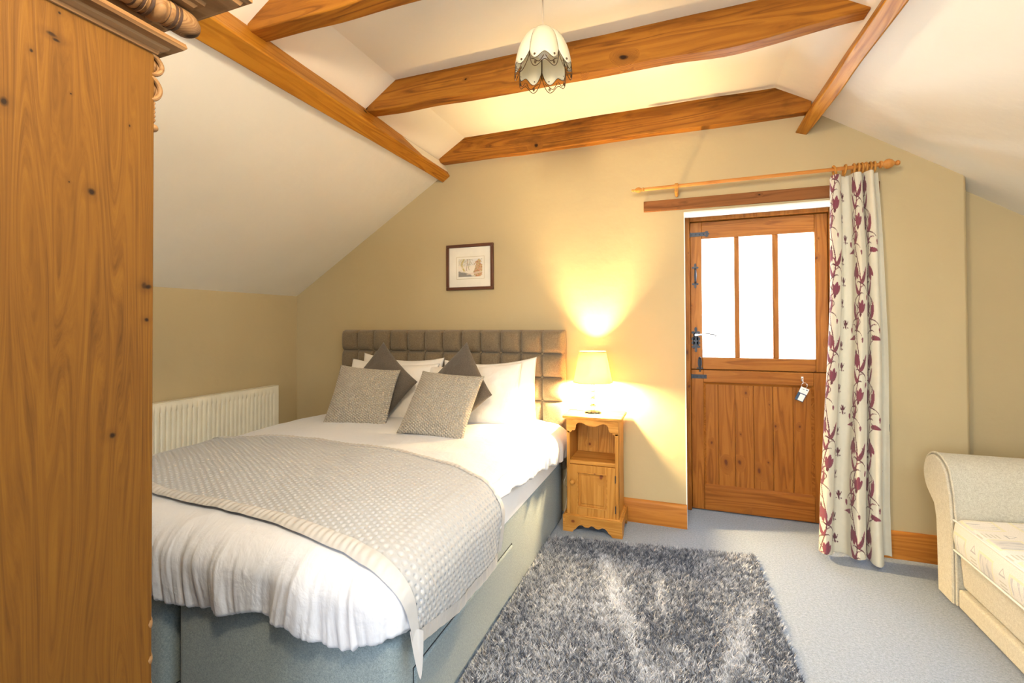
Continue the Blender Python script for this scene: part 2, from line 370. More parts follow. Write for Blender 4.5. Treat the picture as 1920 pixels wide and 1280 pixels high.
# rounded plaster arris where the wall steps back
arc = [(RX-.03+.03*math.sin(a), WY+.03-.03*math.cos(a)) for a in np.linspace(0, PI/2, 7)]
arc = [(RX-.03, RY+.2)]+arc+[(RX, RY+.2)]
mb.prism(arc, lambda x, y, t: (x, y, t), -.05, 2.9)
mb.box(RX-.01, XR+.3, RY, RY+.25, -.05, 2.9)
struct(obj('wall_back', mb, M['wall'], smooth=30))
mb = MB()                                      # white lining of the door reveal
mb.box(OX0-.002, OX0+.004, WY-.0015, DY, 0, OZ); mb.box(OX1-.004, OX1+.002, WY-.0015, DY, 0, OZ)
mb.hexa([(OX0,WY-.001,OZ-.008),(OX1,WY-.001,OZ-.008),(OX1,DY,OZ+.03),(OX0,DY,OZ+.03),(OX0,WY-.001,OZ+.002),(OX1,WY-.001,OZ+.002),(OX1,DY,OZ+.043),(OX0,DY,OZ+.043)])
struct(obj('trim_2', mb, M['reveal']))
struct(obj('wall_left', MB().box(XL-.2, XL, BY-.1, WY+.1, -.05, 1.513), M['wall']))
struct(obj('wall_right', MB().box(XR, XR+.2, BY-.1, RY+.1, -.05, rz(XR)), M['wall']))
struct(obj('floor', MB().box(XL-.2, XR+.3, BY-.3, DY+.2, -.05, 0), M['carpet']))
mb = MB()                                      # front wall, behind the camera, with a window opening
wx0, wx1, wz0, wz1 = -1.8, .6, .7, 2.2
for a in ((XL-.2, wx0, -.05, 2.9), (wx1, XR+.2, -.05, 2.9), (wx0, wx1, -.05, wz0), (wx0, wx1, wz1, 2.9)): mb.box(a[0], a[1], BY-.15, BY+.0, a[2], a[3])
struct(obj('wall_front', mb, M['wall']))
w = MB()
for x in (wx0, -1.0, -.2, wx1-.05): w.box(x, x+.05, BY-.1, BY-.05, wz0, wz1)
for z in (wz0, wz1-.05): w.box(wx0, wx1, BY-.1, BY-.05, z, z+.05)
win = struct(obj('window_1', w, M['reveal'])); obj('window_pane', MB().box(wx0, wx1, BY-.08, BY-.074, wz0, wz1), M['glass'], win)
# ceiling: slopes and flat as separate structures, thickness outwards
def slab(name, pts, t, nrm, mat='white'):
    y0, y1 = BY-.1, RY+.2
    (xa, za), (xb, zb) = pts
    return struct(obj(name, MB().hexa([(xa,y0,za),(xb,y0,zb),(xb,y1,zb),(xa,y1,za),(xa+nrm[0]*t,y0,za+nrm[1]*t),(xb+nrm[0]*t,y0,zb+nrm[1]*t),(xb+nrm[0]*t,y1,zb+nrm[1]*t),(xa+nrm[0]*t,y1,za+nrm[1]*t)]), M[mat]))
slab('ceiling_lower_left', ((XL-.1, lz(XL-.1)), (-1.66, lz(-1.66))), .08, (-.5, .86))
UL = lambda x: 2.484+(x+1.709)*.64
UR = lambda x: 2.505-(x-.681)*.62
ZC = 2.622; xl_, xr_ = -1.709+(ZC-2.484)/.64, .681-(ZC-2.505)/.62
slab('ceiling_upper_left', ((-1.80, UL(-1.80)), (xl_+.01, UL(xl_+.01))), .08, (-.5, .86))
slab('ceiling', ((xl_-.01, ZC), (xr_+.01, ZC)), .1, (0, 1))
slab('ceiling_upper_right', ((xr_-.01, UR(xr_-.01)), (.80, UR(.80))), .08, (.5, .86))
# right slope with a rooflight opening behind the camera's right
mb = MB(); xa, xb, ya, yb = .98, 1.86, -.45, .75
def rq(x0, x1, y0, y1):
    mb.hexa([(x0,y0,rz(x0)),(x1,y0,rz(x1)),(x1,y1,rz(x1)),(x0,y1,rz(x0)),(x0+.05,y0,rz(x0)+.08),(x1+.05,y0,rz(x1)+.08),(x1+.05,y1,rz(x1)+.08),(x0+.05,y1,rz(x0)+.08)])
rq(.70, XR+.1, BY-.1, ya); rq(.70, XR+.1, yb, RY+.2); rq(.70, xa, ya, yb); rq(xb, XR+.1, ya, yb)
struct(obj('ceiling_lower_right', mb, M['white']))
mb = MB()
for (x0, x1, y0, y1) in ((xa, xa+.05, ya, yb), (xb-.05, xb, ya, yb), (xa, xb, ya, ya+.05), (xa, xb, yb-.05, yb)):
    mb.hexa([(x0,y0,rz(x0)+.02),(x1,y0,rz(x1)+.02),(x1,y1,rz(x1)+.02),(x0,y1,rz(x0)+.02),(x0,y0,rz(x0)+.06),(x1,y0,rz(x1)+.06),(x1,y1,rz(x1)+.06),(x0,y1,rz(x0)+.06)])
win = struct(obj('window_2', mb, M['reveal']))
obj('window_pane', MB().hexa([(xa,ya,rz(xa)+.03),(xb,ya,rz(xb)+.03),(xb,yb,rz(xb)+.03),(xa,yb,rz(xa)+.03),(xa,ya,rz(xa)+.035),(xb,ya,rz(xb)+.035),(xb,yb,rz(xb)+.035),(xa,yb,rz(xa)+.035)]), M['glass'], win)
# skirting
def skirt(name, x0, x1, yf, yb_): struct(obj(name, MB().prism([(yf,0),(yf,.125),(yf+.004,.137),(yf+.012,.145),(yb_,.145),(yb_,0)], lambda a, b, t: (t, a, b), x0, x1), M['skirting']))
skirt('baseboard_back', -.74, -.004, WY-.02, WY)
skirt('baseboard_right', .89, RX, WY-.02, WY)
struct(obj('baseboard_left', MB().box(XL, XL+.02, BY, WY, 0, .145), M['skirting']))

# ------------------------------------------------------------------ roof timbers
def wavy_beam(mb, ring, n, jit, seed):
    """ring(t)-> list of 4 pts; n stations with hand-hewn wobble"""
    rows = []
    for i in range(n+1):
        t = i/n; r = ring(t)
        rows.append([Vector(p)+Vector([float(vnoise(t*n*.33+j*9.1, k*3.7+seed, seed))*jit for k in range(3)]) for j, p in enumerate(r)])
    vs = [p for r in rows for p in r]; fs = []
    for i in range(n):
        for j in range(4): fs.append((i*4+j, i*4+(j+1) % 4, i*4+4+(j+1) % 4, i*4+4+j))
    fs += [(3,2,1,0), (n*4, n*4+1, n*4+2, n*4+3)]
    mb.add(vs, fs)
def lerp(a, b, t): return tuple(x*(1-t)+y*t for x, y in zip(a, b))
mb = MB()
def lp(t):
    y = WY+.01 if t == 0 else WY-(WY-BY)*t; s = min(1, t*3)
    A = (-1.706+.0*s, 2.334+.002*s); B = (-1.645+.045*s, 2.374+.01*s)
    return [(A[0],y,A[1]), (B[0],y,B[1]), (B[0]-.078,y,B[1]+.125), (A[0]-.10,y,A[1]+.16)]
wavy_beam(mb, lp, 60, .006, 3)
tag(obj('roof_purlin', mb, M['beam_y'], bevel=.006), 'long orange stained purlin running along the left ceiling slope, above the bed', 'beam', 'timber purlins on the slopes')
mb = MB()
def rp(t):
    y = WY+.01 if t == 0 else WY-(WY-BY)*t; s = min(1, t*5)
    A = (.602+.045*s, 2.366); B = (.661+.05*s, 2.345)
    return [(A[0],y,A[1]), (A[0]+.075,y,A[1]+.14), (B[0]+.095,y,B[1]+.15), (B[0],y,B[1])]
wavy_beam(mb, rp, 60, .006, 5)
tag(obj('roof_purlin', mb, M['beam_y'], bevel=.006), 'orange stained purlin along the right ceiling slope, above the curtain and sofa side', 'beam', 'timber purlins on the slopes')
def cross_beam(y, yb, zb, xa, xb, label, sag, seed, hump=0):
    mb = MB(); n = 46; rows = []
    for i in range(n+1):
        t = i/n; x = xa+(xb-xa)*t
        top = min(UL(x), UR(x), ZC)+.012
        bz = zb-sag*math.sin(PI*t)+float(vnoise(t*11, seed, seed))*.008-hump*math.exp(-((t-.80)/.07)**2)*.022+hump*.02*sstep(.85, 1, t)
        bz = min(bz, top-.004)
        w = float(vnoise(t*9, seed+5, seed))*.012
        rows.append([(x, y+w, bz), (x, y+w+float(vnoise(t*14, 2, seed))*.004, top), (x, yb, top), (x, yb+w*.5, bz+.003)])
    vs = [p for r in rows for p in r]; fs = []
    for i in range(n):
        for j in range(4): fs.append((i*4+j, i*4+(j+1) % 4, i*4+4+(j+1) % 4, i*4+4+j))
    fs += [(3,2,1,0), (n*4, n*4+1, n*4+2, n*4+3)]
    mb.add(vs, fs)
    return tag(obj('ceiling_beam', mb, M['beam_x'], smooth=40, bevel=.005), label, 'beam', 'tie beams across the flat ceiling')
cross_beam(3.03, 3.12, 2.458, -1.70, .672, 'orange stained tie beam set against the beige gable wall, above the door', .002, 11)
cross_beam(2.18, 2.262, 2.474, -1.70, .690, 'dark-patched orange tie beam passing just behind the hanging petal lampshade', .012, 12, 1)
cross_beam(1.405, 1.49, 2.470, -1.68, .700, 'orange tie beam at the top left edge, nearest the wardrobe cornice', .004, 13)
tag(obj('lintel_beam', MB().prism([(-.247,1.978),(-.247,2.046),(.4,2.044),(1.0,2.040),(1.0,1.970),(.4,1.974)], lambda x, z, t: (x, t, z), WY-.012, WY+.08), M['lintel'], bevel=.004),
    'dark worm-eaten wooden lintel set in the wall over the door', 'beam')

# ------------------------------------------------------------------ stable door
dr = empty('door_1', (.43, DY, 0), None, None, kind='structure')
fr = MB()
FX0, FX1, LX0, LX1 = -.004, .875, .028, .838
prof = [(0,0),(.0,.03)]
fr.box(FX0, LX0, DY-.028, DY+.06, 0, 1.998); fr.box(LX1, FX1, DY-.028, DY+.06, 0, 1.998); fr.box(LX0, LX1, DY-.028, DY+.06, 1.958, 1.998)
fr.box(LX0-.01, LX0+.022, DY+.043, DY+.06, 0, 1.97); fr.box(LX1-.022, LX1+.01, DY+.043, DY+.06, 0, 1.97); fr.box(LX0, LX1, DY+.043, DY+.06, 1.94, 1.97); fr.box(LX0, LX1, DY+.043, DY+.06, 0, .03)
obj('door_frame', fr, M['door_v'], dr, bevel=.006)
SP = .952
def leaf_frame(z0, z1, x0, x1, zz0, zz1):
    """outer z0..z1, opening x0..x1, zz0..zz1"""
    a = MB().box(LX0+.002, x0, DY, DY+.04, z0, z1).box(x1, LX1-.002, DY, DY+.04, z0, z1)
    b = MB().box(x0, x1, DY, DY+.04, z0, zz0).box(x0, x1, DY, DY+.04, zz1, z1)
    return a, b
up = empty('upper_leaf', (0,0,0), None, None); up.parent = dr; up.location = (0,0,0)
a, b = leaf_frame(SP+.003, 1.955, .104, .765, 1.036, 1.840)
for x0, x1 in ((.304, .334), (.529, .563)): a.box(x0, x1, DY+.004, DY+.036, 1.036, 1.840)
obj('stile', a, M['door_v'], up, bevel=.004); obj('rail', b, M['door_x'], up, bevel=.004)
for x0, x1 in ((.104, .304), (.334, .529), (.563, .765)):
    obj('window_pane', MB().box(x0-.002, x1+.002, DY+.017, DY+.023, 1.034, 1.842), M['glass'], up)
lo = empty('lower_leaf', (0,0,0), None, None); lo.parent = dr
a, b = leaf_frame(.008, SP-.002, .108, .752, .165, .866)
obj('stile', a, M['door_v'], lo, bevel=.004); obj('rail', b, M['door_x'], lo, bevel=.004)
pb = MB(); xs = [.104, .197, .300, .411, .523, .638, .756]
for i in range(6): pb.box(xs[i]+(.003 if i else 0), xs[i+1]-(0 if i == 5 else .0015), DY+.014, DY+.03, .160, .870)
pb.box(.104, .756, DY+.022, DY+.034, .16, .87)
for i in range(6): pass
obj('plank_panel', pb, M['door_v'], lo, bevel=.002)
obj('weather_bar', MB().box(LX0+.01, LX1-.01, DY+.041, DY+.055, .92, .985), M['door_x'], lo)
bd = MB()
bd.prism([(DY,.866),(DY+.014,.866),(DY+.014,.852)], lambda y, z, t: (t, y, z), .108, .752).prism([(DY,.165),(DY+.014,.165),(DY+.014,.179)], lambda y, z, t: (t, y, z), .108, .752)
bd.prism([(DY,.752),(DY+.014,.752),(DY+.014,.738)], lambda y, x, t: (x, y, t), .165, .866).prism([(DY,.108),(DY+.014,.108),(DY+.014,.122)], lambda y, x, t: (x, y, t), .165, .866)
obj('panel_moulding', bd, M['door_x'], lo)
# iron work on the door
def flat(mb, pts, y, t): mb.prism(pts, lambda x, z, q: (x, q, z), y-t, y); return mb
def ell(cx, cz, a, b, n=14, ph=0): return [(cx+a*math.cos(2*PI*i/n+ph), cz+b*math.sin(2*PI*i/n+ph)) for i in range(n)]
def hinge(z, x1, parent, tip):
    h = MB(); flat(h, [(LX0-.003,z-.014),(x1,z-.013),(x1,z+.013),(LX0-.003,z+.014)], DY, .004)
    h.tube([(LX0-.002, DY-.008, z-.02),(LX0-.002, DY-.008, z+.02)], .006, 10)
    if tip:
        for dx, dz in ((.014,0),(.008,.012),(.008,-.012)): flat(h, ell(x1+dx, z+dz, .011, .008), DY, .0045)
    for x in np.linspace(LX0+.015, x1-.012, 4): h.sphere((x, DY-.005, z), .0035, 6)
    obj('hinge', h, M['iron'], parent)
hinge(1.872, .128, up, True); hinge(.905, .128, lo, False)
def fleur(h, x, z, s, d):
    flat(h, ell(x, z+d*s*1.35, s*.35, s*.65), DY, .004); flat(h, ell(x-s*.62, z+d*s*.55, s*.45, s*.33, 14), DY, .004); flat(h, ell(x+s*.62, z+d*s*.55, s*.45, s*.33, 14), DY, .004)
    flat(h, ell(x, z+d*s*.35, s*.42, s*.6), DY, .0045)
h = MB(); hx = .062; z0, z1 = 1.545, 1.635
fleur(h, hx, z1, .02, 1); fleur(h, hx, z0, .02, -1)
h.tube([(hx, DY-.003, z1+.004), (hx, DY-.026, z1-.010), (hx, DY-.034, (z0+z1)/2), (hx, DY-.026, z0+.010), (hx, DY-.003, z0-.004)], [.005,.006,.0085,.006,.005], 10)
obj('pull_handle', h, M['iron'], up)
h = MB(); z0, z1 = 1.115, 1.195
flat(h, [(hx-.016,z0),(hx+.016,z0),(hx+.016,z1),(hx-.016,z1)], DY, .004)
fleur(h, hx, z1-.006, .026, 1); fleur(h, hx, z0+.006, .026, -1)
for zz in (z0+.018, z1-.035): flat(h, ell(hx-.017, zz, .011, .012), DY, .004); flat(h, ell(hx+.017, zz, .011, .012), DY, .004)
h.lathe([(.016,0),(.016,-.008),(.011,-.014)], (hx, DY-.003, z1-.008), 'y', 20)
lpt = obj('latch_plate', h, M['iron'], up)
obj('lever_handle', MB().tube([(hx,DY-.01,z1-.008),(hx,DY-.045,z1-.008),(hx+.02,DY-.05,z1-.007),(hx+.07,DY-.05,z1+.002),(hx+.105,DY-.05,z1-.002),(hx+.12,DY-.045,z1-.010)], [.009,.009,.008,.006,.006,.008], 10).sphere((hx+.12,DY-.045,z1-.010), .009, 8), M['chrome'], up)
h = MB(); bx = .086
flat(h, ell(bx, 1.0, .013, .04, 18), DY, .004); flat(h, [(bx-.02,.958),(bx+.02,.958),(bx+.02,.966),(bx-.02,.966)], DY, .006)
h.tube([(bx,DY-.011,1.03),(bx,DY-.011,.938)], .005, 8); h.sphere((bx,DY-.013,1.032), .008, 8)
obj('bolt', h, M['iron'], up)
h = MB(); kx = .688
flat(h, [(kx-.006,.895),(kx+.006,.895),(kx+.006,.925),(kx-.006,.925)], DY, .003)
h.tube([(kx,DY-.003,.915),(kx,DY-.016,.905),(kx,DY-.022,.893),(kx,DY-.018,.883),(kx,DY-.006,.887)], .003, 8)
obj('key_hook', h, M['chrome'], lo)
# key fob on the hook
kf = empty('key_fob', (kx, DY-.02, .79), 'white and dark blue key fob hanging from a hook on the lower door', 'key fob')
ring = [(kx+.008+.016*math.cos(a), DY-.019+.002*math.sin(a*2), .872+.016*math.sin(a)) for a in np.linspace(0, 2*PI, 25)[:-1]]
obj('key_ring', MB().tube(ring, .0014, 6, closed=True), M['chrome'], kf)
R = Matrix.Rotation(math.radians(24), 4, 'Y')
def tagbox(x0, x1, y0, y1, z0, z1):
    p = Vector((kx+.012, DY-.02, .856)); mb = MB().box(x0, x1, y0, y1, z0, z1); mb.v = [tuple(p+R @ Vector(v)) for v in mb.v]; return mb
M['blue'] = plain('dark_blue_plastic', (.03, .07, .13), .35)
obj('tag_cover', tagbox(-.024, .024, -.004, .006, -.09, 0), M['blue'], kf, bevel=.002)
obj('tag_plate', tagbox(-.024, .024, -.0055, -.0035, -.038, 0).add([], []), M['whiteplastic'], kf, bevel=.001)
e1 = tagbox(-.010, .020, -.0055, -.0035, -.086, -.044); obj('tag_label', e1, M['whiteplastic'], kf)
e1 = tagbox(-.012, .0, -.0062, -.005, -.013, -.010); e2 = tagbox(.008, .018, -.0062, -.005, -.012, -.007); e1.add(e2.v, e2.f); obj('tag_slot', e1, M['blue'], kf)

# ------------------------------------------------------------------ iron catch on the wall, right of the curtain
h = MB().box(.998, 1.020, WY-.022, WY, .725, .762).box(1.003, 1.022, WY-.03, WY, .678, .719).box(1.006, 1.014, WY-.012, WY, .66, .77)
tag(obj('wall_catch', h, M['iron'], bevel=.003), 'small black iron catch on the wall at the right edge of the floral curtain', 'catch')

# ------------------------------------------------------------------ curtain pole with rings
PY, PZ = 2.985, 2.104
pl = empty('curtain_pole', (.37, PY, PZ), 'pine curtain pole with turned ends mounted above the door lintel', 'curtain pole')
pz = lambda x: 2.100+.004*(x-.37)
obj('pole_rod', MB().tube([(-.235,PY,pz(-.235)),(.98,PY,pz(.98))], .0105, 16), M['pole'], pl)
def finial(x, d, s): 
    return MB().lathe([(.010*s,0),(.017*s,.004*d),(.0175*s,.012*d),(.012*s,.016*d),(.013*s,.020*d),(.022*s,.032*d),(.0235*s,.042*d),(.019*s,.056*d),(.010*s,.066*d),(.0075*s,.072*d),(.011*s,.076*d),(.0125*s,.083*d),(.009*s,.090*d),(.0,.092*d)], (x, PY, pz(x)), 'x', 20)
obj('finial', finial(-.235, -.85, .72), M['pole'], pl); obj('finial', finial(.965, 1.0, 1.12), M['pole'], pl)
b = MB().lathe([(.017,-.011),(.017,.011)], (-.047,PY,pz(0)), 'x', 18).prism([(-.058,2.10),(-.058,2.068),(-.053,2.060),(-.047,2.057),(-.041,2.060),(-.036,2.068),(-.036,2.10)], lambda x, z, t: (x, t, z), PY-.008, WY)
obj('bracket', b, M['nightstand_v'], pl, bevel=.003)
b = MB().lathe([(.019,-.012),(.019,.012)], (.90,PY,pz(.9)), 'x', 18).box(.89, .91, PY, WY, 2.075, 2.112)
obj('bracket', b, M['pole'], pl, bevel=.003)
for i, x in enumerate((.765, .812, .852, .872, .890, .908, .926, .943)):
    tilt = (-.35, .25, .1, .05, -.05, 0, .05, .1)[i]
    pts = [(x+.026*math.sin(a)*tilt*.6, PY+.025*math.cos(a), pz(x)-.010+.027*math.sin(a)) for a in np.linspace(0, 2*PI, 25)[:-1]]
    mb = MB().tube(pts, .0055, 8, closed=True)
    mb.tube([(x, PY, pz(x)-.034), (x, PY, pz(x)-.046)], .0015, 6)
    tag(obj('curtain_ring', mb, M['nightstand_v']), 'small turned wooden ring holding the floral curtain on the pole', 'curtain ring', 'wooden rings bunched at the right of the pole')

# ------------------------------------------------------------------ curtain with crewel print
ctrl = np.array([(.05,.0),(.0,-.045),(.07,-.08),(.18,-.06),(.235,.0),(.33,.018),(.42,.005),(.435,-.055),(.51,-.095),(.62,-.07),(.655,-.02),(.685,-.075),(.77,-.098),(.845,-.06),(.865,-.005),(.93,.015),(1.0,-.005)])
def catmull(P, n):
    out = []; m = len(P)
    for i in range(m-1):
        p0, p1, p2, p3 = P[max(i-1,0)], P[i], P[i+1], P[min(i+2,m-1)]
        for k in range(n):
            t = k/n; out.append(.5*((2*p1)+(-p0+p2)*t+(2*p0-5*p1+4*p2-p3)*t*t+(-p0+3*p1-3*p2+p3)*t**3))
    out.append(P[-1]); return np.array(out)
CW = .86; NU, NV = 330, 660
t_ = np.linspace(0, 1, NV); V = np.zeros((NU, NV, 3)); 
for j, t in enumerate(t_):   # t: 0 top, 1 bottom
    z = 2.062-t*2.030
    w = .225+.112*t; x0 = .738-.068*t+.012*math.sin(t*5)
    Pt = ctrl.copy(); Pt[:, 0] = x0+Pt[:, 0]*w; Pt[:, 1] = 2.985+Pt[:, 1]*(.62+.42*t)
    c = catmull(Pt, 12); s = np.r_[0, np.cumsum(np.hypot(*np.diff(c, axis=0).T))]; q = np.linspace(0, s[-1], NU)
    V[:, j, 0] = np.interp(q, s, c[:, 0]); V[:, j, 1] = np.interp(q, s, c[:, 1]); V[:, j, 2] = z
U = np.linspace(0, 1, NU)[:, None]*np.ones((1, NV)); T = np.ones((NU, 1))*t_[None]
V[:, :, 0] += fbm(U*9, T*3, 4)*.008; V[:, :, 1] += fbm(U*9, T*4, 9)*.014
V[:, :, 2] += .012*np.sin(U*14)*T**8-.03*(U > .0)*np.exp(-(U/.08)**2)*(1-T)**6
V[:, :, 1] = np.minimum(V[:, :, 1], WY-.02)
# the print
cu = U*CW; cv = T*2.03
base = np.array([.72, .68, .56]); plum = np.array([.25, .065, .10]); dk = np.array([.14, .035, .055])
dyec = np.ones((NU, NV, 3))*base*(1+.05*fbm(cu*30, cv*30, 2))[..., None]
def paint(x, y, ang, L, Wd, col, bend=0, power=.8):
    ca, sa = math.cos(ang), math.sin(ang)
    i0, i1 = np.searchsorted(U[:, 0]*CW, [x-L*1.3, x+L*1.3]); j0, j1 = np.searchsorted(t_*2.03, [y-L*1.3, y+L*1.3])
    if i1 <= i0 or j1 <= j0: return
    dx = cu[i0:i1, j0:j1]-x; dy = -(cv[i0:i1, j0:j1]-y)
    a = (dx*ca+dy*sa)/L; b = -dx*sa+dy*ca
    b = b-bend*L*np.clip(a, 0, 1)**2
    m = (a > 0) & (a < 1) & (np.abs(b) < Wd*np.sin(PI*np.clip(a, 0, 1)**.75)**power)
    vein = m & (np.abs(b) < .0016) & (a < .8)
    sub = dyec[i0:i1, j0:j1]; sub[m] = col; sub[vein] = col*.55+base*.1
def curl(x, y, ang, L, w, turn, col, leaf=0):
    n_ = int(L/.0035)+2; a = ang
    for i in range(n_):
        q = i/(n_-1); wd = w*(1-.72*q)*(.35+.65*math.sin(min(1, q*2.2+.15)*PI/2)); paint(x-wd, y, 0, 2*wd, wd, col, power=.5)
        a += turn/n_; x += math.cos(a)*L/n_; y -= math.sin(a)*L/n_
    if leaf: paint(x, y, a, leaf, leaf*.24, plum, bend=.25*np.sign(turn), power=.6)
def flower(x, y, ang, s):
    for da, l, w in ((-.55, .80, .17), (.55, .80, .17), (0, .95, .20)): paint(x, y, ang+da, s*l, s*w, plum, bend=-.25*da, power=.5)
    for q in (-1, 1): curl(x, y, ang+q*1.3, s*.62, s*.085, -q*1.5, plum); curl(x, y, ang+q*2.5, s*.35, s*.06, q*1.6, dk)
    paint(x, y, ang+PI, s*.26, s*.12, dk, power=.5)
def leafsprig(x, y, ang, s, side):
    paint(x, y, ang, s*1.0, s*.15, plum, bend=.5*side, power=.6); curl(x, y, ang+.7*side, s*.85, s*.075, 1.9*side, plum)
    curl(x, y, ang-.6*side, s*.95, s*.05, -1.5*side, dk, leaf=s*.34); curl(x, y, ang+1.5*side, s*.45, s*.06, 1.8*side, dk)
def vine(xc, ph, mir):
    H = .46
    sx = xc+mir*.024*np.sin(2*PI*(cv+ph)/H)
    m = np.abs(cu-sx) < .0034; dyec[m] = dk
    for r in range(-1, 6):
        y0 = r*H-ph
        X = lambda y: xc+mir*.024*math.sin(2*PI*(y+ph)/H)
        flower(X(y0+.05)-mir*.030, y0+.04, -PI/2-.25*mir*(1 if r % 2 else -1), .082)
        leafsprig(X(y0+.13), y0+.13, PI/2-1.0*mir, .092, mir); leafsprig(X(y0+.19), y0+.19, PI/2+1.0*mir, .085, -mir)
        flower(X(y0+.26)+mir*.032, y0+.285, PI/2-.2*mir, .074)
        leafsprig(X(y0+.31), y0+.32, PI/2+.75*mir, .092, -mir); leafsprig(X(y0+.37), y0+.38, PI/2-.7*mir, .080, mir)
        paint(X(y0+.42)-mir*.02, y0+.42, PI/2+1.2*mir, .065, .014, plum, .5*mir)
        for q in (.10, .235, .345, .43):
            yy = y0+q; s_ = mir*(1 if q in (.10, .345) else -1)
            tt = np.linspace(0, 1, 26); 
            for t2 in tt: paint(X(yy)+s_*.038*math.sin(t2*PI*.75), yy-.05*t2+.02, 0, .0055, .0028, dk)
def small(x, y, k=1.25):
    x += .010*math.sin(y*41)
    for ang, l, bd in ((1.57, 1.1, .3), (.95, 1, .7), (2.2, 1, -.7), (.25, .9, .9), (2.9, .9, -.9), (-1.57, .9, .2)):
        paint(x, y, ang, .021*k*l, .0040*k, dk, bend=bd)
    for dx, dy in ((.011, .012), (-.012, .010), (.0, -.017)): paint(x+dx*k-.003, y+dy*k, 0, .007*k, .003*k, dk)
vine(.085, .10, 1); vine(.405, .0, 1); vine(.585, .0, -1)
for r in range(10):
    small(.26, .12+r*.23); small(.235, .235+r*.23); small(.755, .07+r*.23); small(.79, .185+r*.23)
ct = gridobj('curtain', V, M['curtain'], col=dyec)
s_ = ct.modifiers.new('cloth', 'SOLIDIFY'); s_.thickness = .003; s_.offset = 1
tag(ct, 'long cream curtain with burgundy vine and leaf print drawn to the right of the door', 'curtain')

# ------------------------------------------------------------------ framed picture
pf = empty('picture_frame', (-1.479, WY, 1.52), 'small dark-framed watercolour with wide cream mount hanging above the headboard', 'picture')
x0, x1, z0, z1 = -1.668, -1.289, 1.518, 1.853; fw = .022
f = MB()
for a in ((x0, x1, z0, z0+fw), (x0, x1, z1-fw, z1), (x0, x0+fw, z0+fw, z1-fw), (x1-fw, x1, z0+fw, z1-fw)): f.box(a[0], a[1], WY-.022, WY-.001, a[2], a[3])
obj('frame_moulding', f, M['darkframe'], pf, bevel=.003)
m = MB(); ax0, ax1, az0, az1 = -1.570, -1.378, 1.615, 1.745
m.box(x0+fw, x1-fw, WY-.010, WY-.004, z0+fw, z1-fw); obj('mount', m, M['mount'], pf)
l = MB(); q = .016
for a in ((ax0-q, ax1+q, az0-q-.001, az0-q+.001), (ax0-q, ax1+q, az1+q-.001, az1+q+.001)): l.box(a[0], a[1], WY-.0108, WY-.0098, a[2], a[3])
for a in (ax0-q, ax1+q): l.box(a-.001, a+.001, WY-.0108, WY-.0098, az0-q, az1+q)
obj('mount_line', l, plain('gilt_line', (.45, .36, .18), .5), pf)
A = np.linspace(0, 1, 120)[:, None]*np.ones((1, 90)); B = np.ones((120, 1))*np.linspace(0, 1, 90)[None]
pic = np.ones((120, 90, 3))*np.array([.78, .72, .62])
def wash(mk, c, k=1): pic[:] = pic*(1-(mk*k)[..., None])+np.array(c)*(mk*k)[..., None]
nz = fbm(A*7, B*7, 3); nf = fbm(A*22, B*22, 8); nq = vnoise(A*55, B*45, 12)
wash(((B > .60+.10*nz)*1.), (.60, .64, .68), .45)
wash(sstep(.30, .22, B+.12*nz+.55*np.maximum(A-.25, 0))*1., (.15, .15, .15), .85)
wash(sstep(.05, .02, np.abs(A-.2-.06*np.sin(B*7)))*(B > .28)*(nf > -.25), (.50, .40, .08), .9); wash(sstep(.02, .008, np.abs(A-.34-.10*(B-.4)))*(B > .33), (.30, .17, .12), .8)
wash(sstep(.018, .006, np.abs(A-.46-.03*np.sin(B*9)))*(B > .36), (.30, .30, .12), .8)
wash((nf > .12)*(B > .62)*(A < .62)*1., (.36, .33, .22), .55); wash((nf < -.2)*(B > .55)*(A < .5), (.55, .47, .20), .6)
g_ = np.hypot((A-.86)/.24, (B-.40)/.46)+nz*.7+nf*.35
wash((g_ < .95)*1., (.58, .36, .20), .75); wash((g_ < .95)*(nf > .05), (.50, .17, .06), .8); wash((g_ < .9)*(nf < -.18), (.40, .36, .10), .8); wash((g_ < 1.0)*(nq > .22), (.16, .12, .07), .7)
wash((np.abs(B-.16-.2*(A-.5)) < .05)*(A > .35)*1., (.70, .58, .48), .6); wash((nq > .3)*(A < .4)*(B < .4), (.30, .28, .18), .5)
VP = np.zeros((120, 90, 3)); VP[..., 0] = ax0+A*(ax1-ax0); VP[..., 1] = WY-.0104; VP[..., 2] = az0+B*(az1-az0)
gridobj('print', VP, M['art'], pf, col=np.clip(pic, 0, 1))

# ------------------------------------------------------------------ radiator
rd = empty('radiator', (XL+.06, 2.0, .16), 'cream ribbed panel radiator on the left wall beside the bed', 'radiator')
ry0, ry1, rz0, rz1 = 1.35, 2.82, .20, .785; rx = XL+.055
yy = np.linspace(ry0, ry1, 600); prof = []
per = .0335
mb = MB(); la = []; lb = []; lc = []; ld = []
ph = ((yy-ry0) % per)/per
dep = .011*(1-sstep(.0, .22, np.abs(ph-.5))*1.0)
dep = np.where((yy < ry0+.02) | (yy > ry1-.02), 0, .011*np.clip(1-np.abs(ph-.5)*4.2, 0, 1))
ZZ = np.array([rz0, rz0+.03, rz0+.045, rz1-.062, rz1-.047, rz1-.004, rz1]); KK = np.array([0, 0, 1, 1, 0, 0, 0])
VR = np.zeros((600, 7, 3)); VR[..., 0] = rx+.028-dep[:, None]*KK[None]; VR[..., 1] = yy[:, None]; VR[..., 2] = ZZ[None]; VR[:, 0, 0] -= .004; VR[:, 6, 0] -= .004
gridobj('front_panel', VR, M['enamel'], rd, smooth=50)
obj('side_grille', MB().box(rx-.030, rx+.024, ry0, ry0+.008, rz0, rz1), M['enamel'], rd, bevel=.002)
